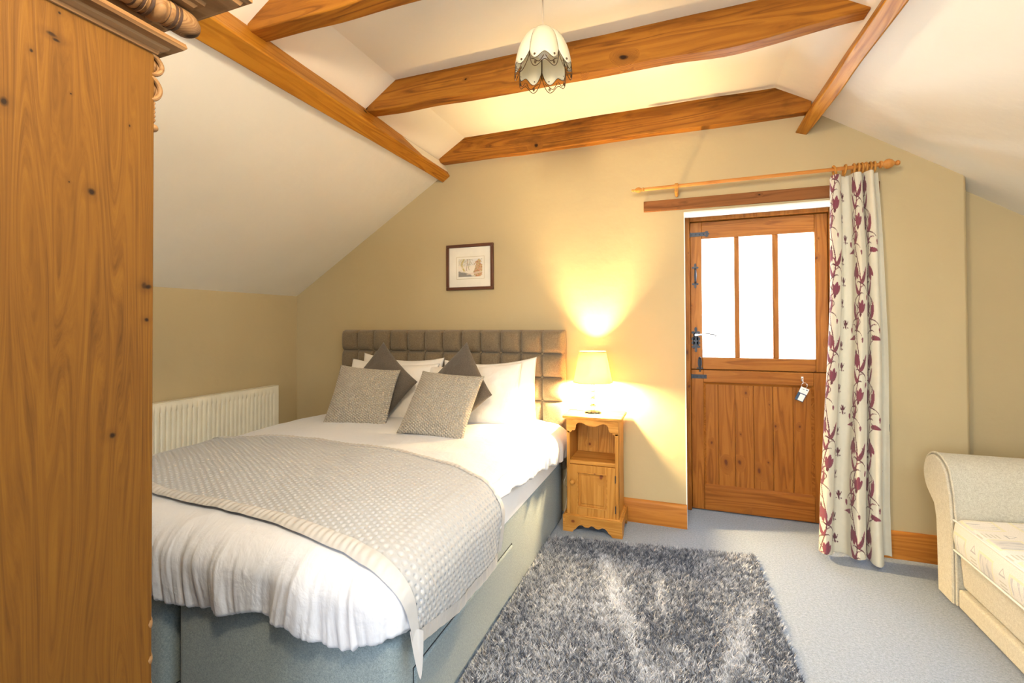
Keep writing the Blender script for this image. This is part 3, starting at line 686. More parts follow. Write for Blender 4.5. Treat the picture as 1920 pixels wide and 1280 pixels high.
obj('side_grille', MB().box(rx-.030, rx+.027, ry1-.002, ry1+.006, rz0, rz1+.002), M['enamel'], rd, bevel=.002)
g = MB().box(rx-.032, rx+.027, ry0, ry1+.006, rz1, rz1+.006)
obj('top_grille', g, M['enamel'], rd, bevel=.002)
obj('back_panel', MB().box(rx-.036, rx-.028, ry0, ry1, rz0, rz1), M['enamel'], rd)
for y in (1.6, 2.55): obj('wall_bracket', MB().box(XL+.0005, rx-.03, y, y+.03, .25, .7), M['enamel'], rd)

# ------------------------------------------------------------------ bed
bed = empty('double_bed', (-1.66, 2.07, 0), 'wide divan bed with grey fabric base and buttoned headboard against the gable wall', 'bed')
BX0, BX1, BY0, BY1, DZ = -2.575, -.768, 1.10, 3.0, .372
def rbox(x0, x1, y0, y1, z0, z1, r, seg=5, rt=None):
    """box with rounded vertical edges and softened top rim"""
    mb = MB(); rt = rt or r*.4; rows = []
    def ringp(ins):
        P = []; rr = max(r-ins, .001)
        for cx, cy, a0 in ((x1-r, y1-r, 0), (x0+r, y1-r, PI/2), (x0+r, y0+r, PI), (x1-r, y0+r, 1.5*PI)):
            for k in range(seg+1): a = a0+PI/2*k/seg; P.append((cx+rr*math.cos(a), cy+rr*math.sin(a)))
        return P
    lev = [(z0, 0)]+[(z1-rt+rt*math.sin(a), rt*(1-math.cos(a))) for a in np.linspace(0, PI/2, 5)]
    n = 4*(seg+1)
    for z, ins in lev: rows += [(x, y, z) for x, y in ringp(ins)]
    fs = [tuple(range(n))[::-1], tuple(range(n*(len(lev)-1), n*len(lev)))]
    for i in range(len(lev)-1):
        for k in range(n): fs.append((i*n+k, i*n+(k+1) % n, (i+1)*n+(k+1) % n, (i+1)*n+k))
    return mb.add(rows, fs)
GAPX = -1.672
obj('divan_base', rbox(GAPX+.022, BX1, BY0, BY1, .012, DZ, .045), M['divan'], bed, smooth=50)
obj('divan_base', rbox(BX0, GAPX-.022, BY0, BY1, .012, DZ, .045), M['divan'], bed, smooth=50)
def drawer(y0, y1):
    d = MB().box(BX1-.02, BX1+.008, y0, y1, .028, .246)
    obj('drawer', d, M['divan'], bed, bevel=.007, segs=3)
    s = MB()
    for (a, b, c, e) in ((y0-.004, y1+.004, .2475, .251), (y0-.004, y0-.0008, .028, .25), (y1+.0008, y1+.004, .028, .25)): s.box(BX1-.01, BX1+.0015, a, b, c, e)
    return s
sh = drawer(1.205, 2.035)
obj('drawer_gap', sh, M['iron'], bed)
obj('mattress', rbox(BX0+.005, BX1-.004, BY0+.01, BY1, DZ-.004, .575, .09, 6, .05), M['sheet'], bed, smooth=60)
for x in (-2.45, -1.85, -1.5, -.88):
    for y in (1.2, 2.9): obj('glide_foot', MB().lathe([(.02,0),(.025,.004),(.025,.012),(.01,.014)], (x, y, 0), 'z', 14), M['iron'], bed)
# headboard: tufted squares
HX0, HX1, HZ1 = -2.563, -.757, 1.226
pit = (HX1-HX0)/12; rowz = [HZ1-.158*k for k in range(6)]
nx, nz_ = 12*14+1, 5*14+1
gx = np.linspace(HX0, HX1, nx); gz = np.linspace(rowz[-1], HZ1, nz_)
XX, ZZ = np.meshgrid(gx, gz, indexing='ij')
uu = ((XX-HX0)/pit); vv = (HZ1-ZZ)/.158
fu = np.abs(uu-np.round(uu))*2; fv = np.abs(vv-np.round(vv))*2     # 0 at seams,1 centre
edge_u = (1-(1-fu)**3.2)**.5; edge_v = (1-(1-fv)**3.2)**.5
hgt = .042*edge_u*edge_v+.006
dd = np.hypot(uu-np.round(uu), vv-np.round(vv))
isb = (np.round(vv) > .5) & (np.round(uu) % 6 != 0)
hgt -= np.where(isb, .010*np.exp(-(dd/.09)**2), 0)
hgt[np.abs(uu-6) < .04] = .0
VH = np.stack([XX, 3.018-hgt-.0*XX, ZZ], -1)
VH[:, -1, 1] = 3.03; VH[0, :, 1] = 3.03; VH[-1, :, 1] = 3.03
hb = gridobj('headboard', VH, M['headboard'], bed, smooth=60)
obj('headboard_back', MB().box(HX0, HX1, 3.022, 3.075, .30, HZ1), M['headboard'], bed, bevel=.008)
for x in (-2.3, -1.08): obj('headboard_leg', MB().box(x, x+.06, 3.045, 3.068, 0, .5), M['skirting'], bed)
btn = None
for i in range(1, 12):
    if i == 6: continue
    for k in range(1, 5):
        if btn is None:
            btn = obj('button', MB().sphere((0, 0, 0), .0095, 8, (1, .55, 1)), M['headboard'], hb, local=True)
            b_ = btn
        else: b_ = btn.copy(); link(b_, hb)
        b_.location = (HX0+i*pit-bed.location.x, 3.012-bed.location.y, rowz[k])

# ------------------------------------------------------------------ bedding : cloth mapping over the mattress
IX0, IX1, IY0, IY1 = -2.585+.13, -.735-.13, 1.045+.15, 2.99
def topz(x, y):
    e = np.minimum(np.minimum(x-IX0, IX1-x)/.35, (y-IY0)/.35); e = np.clip(e, 0, 1)
    z = .614+.030*e*(2-e)
    z = z+.030*fbm(x*1.5, y*1.7, 21, 2)+.012*fbm(x*4.2, y*3.4, 5, 3)
    z = z+.006*np.abs(vnoise(x*7+y*5, y*3-x*2, 31))
    return z-.012*sstep(2.5, 2.9, y)
def cloth(px, py, off=0., fold=1., out=.13, puff=.0):
    px = np.asarray(px, float); py = np.asarray(py, float)
    cx = np.clip(px, IX0, IX1); cy = np.clip(py, IY0, IY1)
    vx, vy = px-cx, py-cy; d = np.hypot(vx, vy); s = np.where(d > 1e-9, 1/np.maximum(d, 1e-9), 0)
    nx, ny = vx*s, vy*s
    R = out; arc = R*PI/2*.95; th = np.clip(d/arc, 0, 1)*PI/2
    o = R*np.sin(th); dr_ = R*.92*(1-np.cos(th)); ex = np.maximum(d-arc, 0)
    dr_ = dr_+ex
    o = o+puff*np.sin(np.clip(d/.36, 0, 1)*PI)
    # gathered folds, stronger lower down
    ang = -np.arctan2(-ny, nx+1e-12)
    per = cx*1.0-cy*1.0+ang*.13
    amp = fold*np.clip(d/.28, 0, 1)**1.3
    pl = per*15+vnoise(per*4, d*2, 3)*1.6+d*1.8*vnoise(per*1.3, 0*per, 8)
    fl = (vnoise(pl*1.0, d*1.6, 41)*1.5+.7*vnoise(pl*2.3, d*2.5, 43)+.30*vnoise(pl*5.1, d*4, 47))
    rid = np.abs(vnoise(pl*1.5+5, d*2.0, 61)); fl = fl-rid*.8
    o = o+amp*fl*.026+amp*.006*vnoise(pl*11, d*7, 71)
    os_ = off*np.sin(th); x = cx+nx*(o+os_); y = cy+ny*(o+os_)
    tz = topz(np.where(d > 0, cx+nx*np.minimum(d, .2), cx), np.where(d > 0, cy+ny*np.minimum(d, .2), cy))
    z = tz-dr_+off*np.cos(th)
    return np.stack(np.broadcast_arrays(x, y, z), -1)
# duvet = top panel + skirt, joined as one grid in "cloth" coordinates by fanning round the foot corners
def hemlen(k):   # cloth overhang length along the perimeter 0..1 (left side, foot, right side)
    return k
per_pts = []      # (cx,cy,nx,ny,L)
def addp(cx, cy, nx, ny, L): per_pts.append((cx, cy, nx, ny, L))
for y in np.linspace(IY1, IY0, 150)[:-1]: addp(IX0, y, -1, 0, .30)
for a in np.linspace(PI, 1.5*PI, 40)[:-1]: addp(IX0, IY0, math.cos(a), math.sin(a), .33)
for x in np.linspace(IX0, IX1, 260)[:-1]:
    zt = np.interp(x, [-2.5, -2.1, -1.6, -1.2, -.95, -.8], [.33, .34, .355, .385, .365, .385]); addp(x, IY0, 0, -1, .614-zt+.075)
for a in np.linspace(1.5*PI, 2*PI, 46)[:-1]:
    k = (a-1.5*PI)/(PI/2); addp(IX1, IY0, math.cos(a), math.sin(a), .305-.06*k)
for y in np.linspace(IY0, IY1, 260): addp(IX1, y, 1, 0, float(np.interp(y, [1.2, 1.75, 1.95, 2.25, 2.6, 2.8, 2.9, 2.99], [.24, .115, .135, .185, .225, .25, .27, .26])))
P = np.array(per_pts); K = 44
Lr = P[:, 4]+.018*vnoise(np.arange(len(P))*.13, 0, 77)
dd = np.linspace(0, 1, K)
rowsV = []
for t in dd:
    d = t*Lr; rowsV.append(cloth(P[:, 0]+P[:, 2]*np.maximum(d, 1e-6), P[:, 1]+P[:, 3]*np.maximum(d, 1e-6), fold=1.0, puff=.02))
rowsV = np.array(rowsV)     # K x n x 3
# hem rolls in underneath
last = rowsV[-1]; 
for q, (inn, dz) in enumerate(((.006,-.008), (.02,-.012), (.035,-.006), (.045,.012), (.05,.05))):
    e = last.copy(); e[:, 0] -= P[:, 2]*inn; e[:, 1] -= P[:, 3]*inn; e[:, 2] += dz; rowsV = np.concatenate([rowsV, e[None]])
duv = gridobj('duvet', rowsV.transpose(1, 0, 2), M['duvet'])
# top panel merged into the same mesh
gx = np.linspace(IX0, IX1, 190); gy = np.linspace(IY0, IY1, 190)
XX, YY = np.meshgrid(gx, gy, indexing='ij'); TP = cloth(XX, YY)
top = gridobj('duvet_top', TP, M['duvet'])
def join_into(a, b):
    import bmesh
    bm = bmesh.new(); bm.from_mesh(a.data); bm.from_mesh(b.data); bmesh.ops.remove_doubles(bm, verts=bm.verts, dist=.0012)
    bmesh.ops.recalc_face_normals(bm, faces=bm.faces)
    bm.to_mesh(a.data); bm.free(); bpy.data.objects.remove(b); a.data.shade_smooth()
join_into(duv, top)
tag(duv, 'plump white cotton duvet spread over the bed and gathered at the foot', 'duvet')
# throw ------------------------------------------------
def fy(x): return np.interp(x, [-2.9, -1.9, -1.3, -.95, -.80, -.60, -.45], [1.36, 1.235, 1.20, 1.165, 1.135, 1.11, 1.06])
def by(x): return np.interp(x, [-2.9, -2.5, -1.83, -1.3, -.974, -.75, -.4], [1.84, 1.90, 1.965, 1.93, 1.865, 1.78, 1.735])
TX0, TX1 = -2.72, -.535
def tmap(a, b, outw=0, outb=0):
    """a 0..1 across, b 0..1 front..back (cloth metres for uv)"""
    x = TX0+(TX1-.06+.06*sstep(0, .55, b)-TX0)*a; y = fy(x)*(1-b)+by(x)*b
    return x+outw, y+outb
na, nb = 740, 270
Aa, Bb = np.meshgrid(np.linspace(0, 1, na), np.linspace(0, 1, nb), indexing='ij')
xx, yy = tmap(Aa, Bb)
def throw_surface(x, y, off):
    S = cloth(x, y, off=off, fold=.22, puff=.012)
    return S
S0 = throw_surface(xx, yy, .016)
ga = np.gradient(S0, axis=0); gb = np.gradient(S0, axis=1); nn = np.cross(ga, gb); nn /= np.linalg.norm(nn, axis=-1, keepdims=True)+1e-12
nn *= np.sign(nn[..., 2:3]+.3*nn[..., 0:1]+1e-9)
pitch_ = .0205; k_ = 2*PI/pitch_; tu, tv = xx, yy
hx_ = np.cos(k_*tu)+np.cos(k_*(.5*tu+.866*tv))+np.cos(k_*(.5*tu-.866*tv))
S0 = S0+nn*(-.0066*sstep(.2, 2.6, hx_))[..., None]
UVt = np.stack([tu*.017/pitch_, tv*.017/pitch_], -1)
thr = gridobj('bed_throw', S0, M['throw'], uv=UVt)
so = thr.modifiers.new('thick', 'SOLIDIFY'); so.thickness = .005; so.offset = -1 
tag(thr, 'pale grey honeycomb quilted throw laid across the foot of the bed', 'throw')
# satin border strips
def border(pts, outs, nrm_w, off):
    n_ = len(pts); W = np.linspace(0, 1, 7); out = np.zeros((n_, 7, 3))
    for j, w_ in enumerate(W):
        q = pts+outs*(w_*nrm_w); S = throw_surface(q[:, 0], q[:, 1], off+.002)
        s = np.arange(n_)*.9; out[:, j] = S; out[:, j, 2] += .0022*np.sin(s*1.0+3*vnoise(s*.1, 0, 5))*math.sin(PI*w_)+.003*math.sin(PI*w_)-.004*w_**3
    return out
a_ = np.linspace(0, 1, 560)
fx_, fy_ = tmap(a_, 0*a_); br = border(np.stack([fx_, fy_+.004], -1), np.tile([0, -1.], (560, 1)), .040, .016)
o = gridobj('satin_edging', br, M['satin'], thr); o['label'] = 'smooth ruched satin edging'
bx_, by_ = tmap(a_, 0*a_+1); br = border(np.stack([bx_, by_-.004], -1), np.tile([0, 1.], (560, 1)), .030, .016)
gridobj('satin_edging', br, M['satin'], thr)
b2 = np.linspace(0, 1, 200); rx_, ry_ = tmap(0*b2+1, b2); br = border(np.stack([rx_-.004, ry_], -1), np.tile([1., 0], (200, 1)), .040, .016)
gridobj('satin_edging', br, M['satin'], thr)
# drooping front corner, folded on itself
tipx, tipy = tmap(np.array([1.]), np.array([0.])); c0 = throw_surface(tipx+.035, tipy, .018)[0]
n1 = 24; Vc = np.zeros((n1, 9, 3))
for i in range(n1):
    t = i/(n1-1); w_ = .026*(1-t)**.7*(1-.15*(1-t))
    for j in range(9):
        q = j/8*2-1; Vc[i, j] = (c0[0]+.004+q*w_*.75+.006*t, c0[1]-.008-.010*abs(q)*(1-t)+w_*.4*q, c0[2]+.05-t*.14)
gridobj('corner_fold', Vc, M['satin'], thr)

# ------------------------------------------------------------------ pillows and cushions
def pillow(name, w, h, t, mat, loc, rot, label, cat, group, seed, power=2.6, pinch=.05, uvs=True, fold=.5, sag=0):
    N = 64
    u = np.linspace(-1, 1, N); U_, V_ = np.meshgrid(u, u, indexing='ij')
    prof = np.clip((1-np.abs(U_)**power)*(1-np.abs(V_)**power), 0, 1)**.55
    cor = (np.abs(U_)*np.abs(V_))**3
    px = U_*w/2*(1-pinch*(1-V_**2)*np.abs(U_)**2); pz_ = V_*h/2*(1-pinch*(1-U_**2)*np.abs(V_)**2)
    nzz = fbm(U_*2.2+seed, V_*2.2, seed, 3); wr = np.abs(vnoise(U_*3+V_*5, V_*2-U_*3+seed, seed+5))
    edgew = prof*(1-prof)*3
    fr_ = -(prof*t/2*(1+.22*nzz)-.012*fold*wr*edgew); bk = prof*t/2*(1+.2*fbm(U_*2+9, V_*2, seed+9, 2))
    pz_ = pz_-sag*(1-U_**2)*(V_ > 0)*V_
    e = empty(name, loc, label, cat, group) if False else None
    Vv = np.concatenate([np.stack([px, fr_, pz_], -1), np.stack([px, bk, pz_], -1)[::-1]], 0)
    uv = np.concatenate([np.stack([px, pz_], -1), np.stack([px+1, pz_], -1)[::-1]], 0)
    o = gridobj(name, Vv, mat, uv=uv, local=True)
    o.location = loc; o.rotation_euler = rot
    import bmesh
    bm = bmesh.new(); bm.from_mesh(o.data); bmesh.ops.remove_doubles(bm, verts=bm.verts, dist=.0004); bmesh.ops.recalc_face_normals(bm, faces=bm.faces); bm.to_mesh(o.data); bm.free(); o.data.shade_smooth()
    return tag(o, label, cat, group)
WP = 'white pillows leaning on the headboard'
pillow('pillow', .70, .47, .13, M['pillow'], (-1.99, 2.93, .81), (-.20, .035, 0), 'white pillow standing against the headboard behind the left brown cushion, its corner showing highest', 'pillow', WP, 3, sag=.03)
pillow('pillow', .74, .46, .16, M['pillow'], (-2.02, 2.84, .785), (-.36, .03, .03), 'white pillow in front of the left pair, its corner peeping over the left beige cushion', 'pillow', WP, 4, sag=.02)
pillow('pillow', .70, .47, .13, M['pillow'], (-1.27, 2.93, .80), (-.16, -.05, 0), 'white pillow against the headboard, rightmost and nearest the lamp', 'pillow', WP, 5, sag=.03)
pillow('pillow', .72, .44, .16, M['pillow'], (-1.36, 2.83, .785), (-.34, -.06, -.02), 'white pillow in front of the right pair, behind the brown and beige cushions', 'pillow', WP, 6, sag=.01)
BC = 'brown scatter cushions set on point'
pillow('cushion', .44, .44, .12, M['brownfab'], (-1.995, 2.715, .846), (-.435, -.864, .267), 'plain dark brown cushion standing on its corner, the left of the two brown ones', 'cushion', BC, 7, pinch=.07)
pillow('cushion', .44, .44, .12, M['brownfab'], (-1.39, 2.70, .851), (-.351, -.719, -.106), 'plain dark brown cushion standing on its corner, the right one, nearer the lamp', 'cushion', BC, 8, pinch=.07)
GC = 'beige quilted cushions at the front'
pillow('cushion', .425, .425, .13, M['greycushion'], (-2.0, 2.53, .792), (-.495, .076, .244), 'beige honeycomb-quilted cushion at the front left of the bed, by the radiator side', 'cushion', GC, 9, pinch=.06)
pillow('cushion', .425, .425, .13, M['greycushion'], (-1.35, 2.42, .800), (-.67, .048, 0.0), 'beige honeycomb-quilted cushion at the front, the nearest one, toward the middle of the bed', 'cushion', GC, 10, pinch=.06)

# ------------------------------------------------------------------ nightstand
ns = empty('nightstand', (-.54, 2.93, 0), 'narrow honey pine bedside cabinet with an open shelf above a panelled door', 'nightstand')
sx0, sx1, sy0, sy1 = -.697, -.383, 2.822, 3.062
obj('top', MB().box(sx0-.024, sx1+.022, sy0-.018, sy1+.005, .685, .703), M['nightstand_x'], ns, bevel=.006, segs=3)
for x in (sx0, sx1-.018): obj('side_panel', MB().box(x, x+.018, sy0, sy1, .02, .685), M['nightstand_v'], ns, bevel=.002)
bk = MB()
for i in range(4): a = sx0+.018+i*(sx1-sx0-.036)/4; bk.box(a+.0015, a+(sx1-sx0-.036)/4-.0015, sy1-.014, sy1-.004, .05, .685)
bk.box(sx0+.018, sx1-.018, sy1-.008, sy1-.002, .05, .685); obj('back_panel', bk, M['nightstand_v'], ns)
obj('shelf', MB().box(sx0+.016, sx1-.016, sy0, sy1-.006, .409, .432), M['nightstand_x'], ns, bevel=.003)
obj('floor_board', MB().box(sx0+.016, sx1-.016, sy0+.02, sy1-.006, .085, .10), M['nightstand_x'], ns)
ap = [(sx0+.002, .686), (sx1-.002, .686), (sx1-.002, .605)]
def scal(pts): return pts
cx_ = (sx0+sx1)/2; hw = (sx1-sx0)/2
right = [(.155,.600),(.140,.598),(.128,.604),(.120,.615),(.112,.613),(.104,.618),(.100,.632),(.098,.648),(.088,.660),(.072,.664),(.055,.660),(.035,.650),(.018,.645),(0,.644)]
ap = [(sx0, .686), (sx0, .600)]+[(cx_-x, z) for x, z in right]+[(cx_+x, z) for x, z in right[::-1][1:]]+[(sx1, .600), (sx1, .686)]
def ngon_panel(poly, y0, y1):
    """extruded concave outline"""
    import bmesh
    bm = bmesh.new(); vs = [bm.verts.new((x, y0, z)) for x, z in poly]; fc = bm.faces.new(vs)
    r = bmesh.ops.extrude_face_region(bm, geom=[fc]); bmesh.ops.translate(bm, verts=[v for v in r['geom'] if isinstance(v, bmesh.types.BMVert)], vec=(0, y1-y0, 0))
    bmesh.ops.triangulate(bm, faces=[f for f in bm.faces if len(f.verts) > 4]); bmesh.ops.recalc_face_normals(bm, faces=bm.faces)
    bm.verts.index_update(); mb = MB(); mb.add([tuple(v.co) for v in bm.verts], [tuple(v.index for v in f.verts) for f in bm.faces]); bm.free(); return mb
obj('apron', ngon_panel(ap, sy0-.002, sy0+.016), M['nightstand_x'], ns)
for x in (sx0, sx1-.020): obj('front_stile', MB().box(x, x+.020, sy0-.002, sy0+.018, .09, .61), M['nightstand_v'], ns, bevel=.002)
# door
dx0, dx1, dz0, dz1 = sx0+.020, sx1-.020, .100, .407
d = empty('door', (0,0,0), None, None); d.parent = ns; 
db = MB().box(dx0, dx0+.048, sy0-.006, sy0+.012, dz0, dz1).box(dx1-.048, dx1, sy0-.006, sy0+.012, dz0, dz1).box(dx0+.048, dx1-.048, sy0-.006, sy0+.012, dz0, dz0+.052).box(dx0+.048, dx1-.048, sy0-.006, sy0+.012, dz1-.045, dz1)
bpy.data.objects.remove(d)
d = obj('door', db, M['nightstand_v'], ns, bevel=.0015)
pa = MB().box(dx0+.046, dx1-.046, sy0+.004, sy0+.012, dz0+.05, dz1-.043).box(dx0+.066, dx1-.066, sy0-.0005, sy0+.008, dz0+.07, dz1-.063)
obj('raised_panel', pa, M['nightstand_v'], d, bevel=.005)
mo = MB()
for a in ((dx0+.046, dx1-.046, dz0+.05, dz0+.056), (dx0+.046, dx1-.046, dz1-.049, dz1-.043)): mo.box(a[0], a[1], sy0-.009, sy0+.004, a[2], a[3])
for a in (dx0+.046, dx1-.052): mo.box(a, a+.006, sy0-.009, sy0+.004, dz0+.05, dz1-.043)
obj('moulding', mo, M['nightstand_x'], d, bevel=.002)
obj('knob', MB().lathe([(.007,0),(.006,-.008),(.013,-.014),(.016,-.022),(.013,-.030),(.005,-.034),(0,-.034)], (dx0+.020, sy0-.004, .305), 'y', 20), M['nightstand_v'], d)
for z in (.34, .16): obj('hinge', MB().box(dx1-.001, dx1+.004, sy0-.008, sy0-.002, z-.022, z+.022), M['iron'], d)
# plinth with scalloped cut-out
pr = [(.145,0),(.120,0),(.112,.012),(.098,.022),(.088,.036),(.076,.046),(.060,.048),(.048,.040),(.036,.036),(.020,.040),(.008,.048),(0,.050)]
hp = hw+.022
pp = [(cx_-hp, .098), (cx_-hp, 0)]+[(cx_-x, z) for x, z in pr[1:]]+[(cx_+x, z) for x, z in pr[1:][::-1][1:]]+[(cx_+hp, 0), (cx_+hp, .098)]
obj('plinth', ngon_panel(pp, sy0-.020, sy0-.002), M['nightstand_x'], ns)
sidep = [(sy0-.002, 0), (sy0+.04, 0), (sy0+.06, .03), (sy0+.12, .05), (sy0+.19, .03), (sy0+.21, 0), (sy1, 0), (sy1, .098), (sy0-.002, .098)]
def side(x0, x1):
    mb = ngon_panel([(a, b) for a, b in sidep], x0, x1); mb.v = [(v[1], v[0], v[2]) for v in mb.v]; return mb
obj('plinth_side', side(sx1, sx1+.022), M['nightstand_v'], ns); obj('plinth_side', side(sx0-.022, sx0), M['nightstand_v'], ns)
obj('plinth_moulding', MB().box(sx0-.012, sx1+.012, sy0-.012, sy1, .094, .104), M['nightstand_x'], ns, bevel=.004)

# ------------------------------------------------------------------ table lamp
lx, ly, lz0 = -.556, 2.945, .703
lm = empty('table_lamp', (lx, ly, lz0), 'lit table lamp with cream tapered shade and glass ball stem on the bedside cabinet', 'lamp')
obj('base', MB().lathe([(.050,0),(.052,.004),(.050,.010),(.030,.016),(.014,.018),(0,.018)], (lx, ly, lz0), 'z', 36), M['crystal'], lm)
gl = MB()
for z, r in ((.038,.022), (.078,.025), (.119,.021)): gl.sphere((lx, ly, lz0+z), r, 14, (1,1,.92))
gl.lathe([(.008,.015),(.008,.15)], (lx, ly, lz0), 'z', 12); obj('glass_stem', gl, M['crystal'], lm)
obj('bulb_holder', MB().lathe([(.012,.138),(.014,.145),(.014,.185),(.010,.19)], (lx, ly, lz0), 'z', 20), M['whiteplastic'], lm)
bb = obj('bulb', MB().sphere((lx, ly, lz0+.235), .026, 14, (1,1,1.25)), M['bulb'], lm)
zb, zt, rb, rt = lz0+.196, lz0+.388, .121, .083
mb = MB(); npl = 120
rings = [(rb, zb), (rb*.66+rt*.34, zb*.66+zt*.34), (rb*.33+rt*.67, zb*.33+zt*.67), (rt, zt)]
vs = [(lx+(r+.0006*(k % 2))*math.cos(2*PI*k/npl), ly+(r+.0006*(k % 2))*math.sin(2*PI*k/npl), z) for r, z in rings for k in range(npl)]
mb.add(vs, [(i*npl+k, i*npl+(k+1) % npl, (i+1)*npl+(k+1) % npl, (i+1)*npl+k) for i in range(3) for k in range(npl)])
shd = obj('lamp_shade', mb, M['lampshade'], lm, smooth=60); s_ = shd.modifiers.new('t', 'SOLIDIFY'); s_.thickness = .0012
for r, z in ((rb+.001, zb), (rt+.001, zt)): obj('shade_trim', MB().tube([(lx+r*math.cos(a), ly+r*math.sin(a), z) for a in np.linspace(0, 2*PI, 61)[:-1]], .0022, 6, closed=True), M['lampshade'], lm)
tr_ = MB().lathe([(.013, -.033), (.013, -.029)], (lx, ly, zt), 'z', 14)
for k in range(3):
    a = 2*PI*k/3+.4; tr_.tube([(lx+.012*math.cos(a), ly+.012*math.sin(a), zt-.03), (lx+rt*math.cos(a), ly+rt*math.sin(a), zt-.002)], .0012, 5)
obj('shade_carrier', tr_, M['chrome'], lm)
cb = [(lx-.045, ly+.02, lz0+.006), (lx-.10, ly+.06, lz0+.005), (lx-.165, ly+.075, lz0+.001), (-.735, 3.035, .66), (-.738, 3.03, .40), (-.727, 2.93, .30), (-.735, 2.90, .26), (-.725, 2.96, .18), (-.735, 2.9, .06), (-.73, 2.95, .02)]
cbs = catmull(np.array(cb), 8); obj('power_cable', MB().tube([tuple(p) for p in cbs], .003, 8), M['cord'], lm)
L = bpy.data.lights.new('lamp_bulb_light', 'POINT'); L.energy = 122; L.color = WARM; L.shadow_soft_size = .034
lo_ = bpy.data.objects.new('lamp_bulb_light', L); link(lo_, lm); lo_.location = (0, 0, .235)

# ------------------------------------------------------------------ pendant
qx, qy, qt = -.518, 1.75, 2.425
pd = empty('pendant_light', (qx, qy, ZC), 'pendant light with cream petal shade trimmed in dark scrolled wire hanging from the ceiling', 'pendant light')
obj('ceiling_rose', MB().lathe([(.0,-.025),(.018,-.024),(.034,-.010),(.036,0)], (qx, qy, ZC), 'z', 24), M['whiteplastic'], pd)
obj('flex', MB().tube([(qx,qy,ZC-.02),(qx,qy,qt)], .003, 8), M['cord'], pd)
obj('lamp_holder', MB().lathe([(.004,.022),(.012,.018),(.016,.006),(.016,-.05),(.02,-.052),(.02,-.06),(0,-.06)], (qx, qy, qt-.008), 'z', 20), M['whiteplastic'], pd)
obj('bulb', MB().sphere((qx, qy, qt-.085), .025, 12, (1,1,1.25)).lathe([(.012,-.07),(.012,-.06)], (qx,qy,qt), 'z', 14), M['whiteplastic'], pd)
def prad(t): return .018+.090*math.sin(min(1, t*1.02)*PI/2)**.62
def pzz(t): return qt-.004-.198*t**1.4
def petal_pt(k, a, t, out=0):   # a -1..1 across, t 0..1 down
    r = prad(t)*(1-.11*a*a)+out+.005*(1-a*a)*t
    th = 2*PI*k/5-PI/2+.345+a*(PI/5)*.985
    return (qx+r*math.cos(th), qy+r*math.sin(th), pzz(t))
def tlow(a): return .835-.045*math.cos(a*PI*1.9)*(1-abs(a)*.5)-.13*abs(a)**6   # inner scallop
def tbot(a): return .955-.045*math.cos(a*PI*1.9)*(1-abs(a)*.5)-.17*abs(a)**6
for k in range(5):
    NA, NTt = 21, 18; Vp = np.zeros((NA, NTt, 3))
    for i in range(NA):
        a = -1+2*i/(NA-1); te = tlow(a)
        for j in range(NTt): Vp[i, j] = petal_pt(k, a, .03+(te-.03)*j/(NTt-1))
    p_ = gridobj('petal', Vp, M['petal'], pd); s_ = p_.modifiers.new('t', 'SOLIDIFY'); s_.thickness = .0025
    wmb = MB(); R_ = .0015
    AA = np.linspace(-1, 1, 41)
    wmb.tube([petal_pt(k, a, tlow(a), .001) for a in AA], R_, 5); wmb.tube([petal_pt(k, a, tbot(a), .001) for a in AA], R_, 5)
    for s in (-1, 1): wmb.tube([petal_pt(k, s, t, .001) for t in np.linspace(.05, tbot(s), 20)], R_*1.2, 5)
    for s in (-1, 1):       # s-scrolls between the two rims
        pts = []
        for q in np.linspace(0, 1, 34):
            a = s*(.05+.75*q); t = (tlow(a)+tbot(a))/2+.035*math.sin(q*2*PI)
            pts.append(petal_pt(k, a, t, .001))
        wmb.tube(pts, R_, 5)
        pts = []
        for q in np.linspace(0, 1.4*2*PI, 30):
            rr = .036*(1-q/(1.4*2*PI)*.75); a = s*.52+rr*1.5*math.cos(q); t = (tlow(s*.5)+tbot(s*.5))/2+rr*math.sin(q)*.9
            pts.append(petal_pt(k, a, t, .0015))
        wmb.tube(pts, R_, 5)
        c_ = petal_pt(k, s*.56, tlow(s*.56)-.05, .003); wmb.sphere(c_, .0042, 6)
    o = obj('wire_scroll', wmb, M['bronze'], p_, smooth=60)

# ------------------------------------------------------------------ added fill light, unseen above the viewer, shaped as a glass globe
gx0, gy0, gz0 = -.25, .25, 2.2
g2 = empty('added_fill_globe', (gx0, gy0, ZC), 'added unseen fill light shaped as a lit glass globe beside the wardrobe', 'ceiling light')
obj('ceiling_rose', MB().lathe([(.0,-.025),(.018,-.024),(.034,-.010),(.036,0)], (gx0, gy0, ZC), 'z', 24), M['whiteplastic'], g2)
obj('flex', MB().tube([(gx0,gy0,ZC-.02),(gx0,gy0,gz0+.12)], .003, 8), M['cord'], g2)
obj('gallery', MB().lathe([(.004,.135),(.03,.13),(.035,.112)], (gx0, gy0, gz0), 'z', 20), M['chrome'], g2)
obj('globe', MB().sphere((gx0, gy0, gz0), .12, 16), M['globe'], g2)

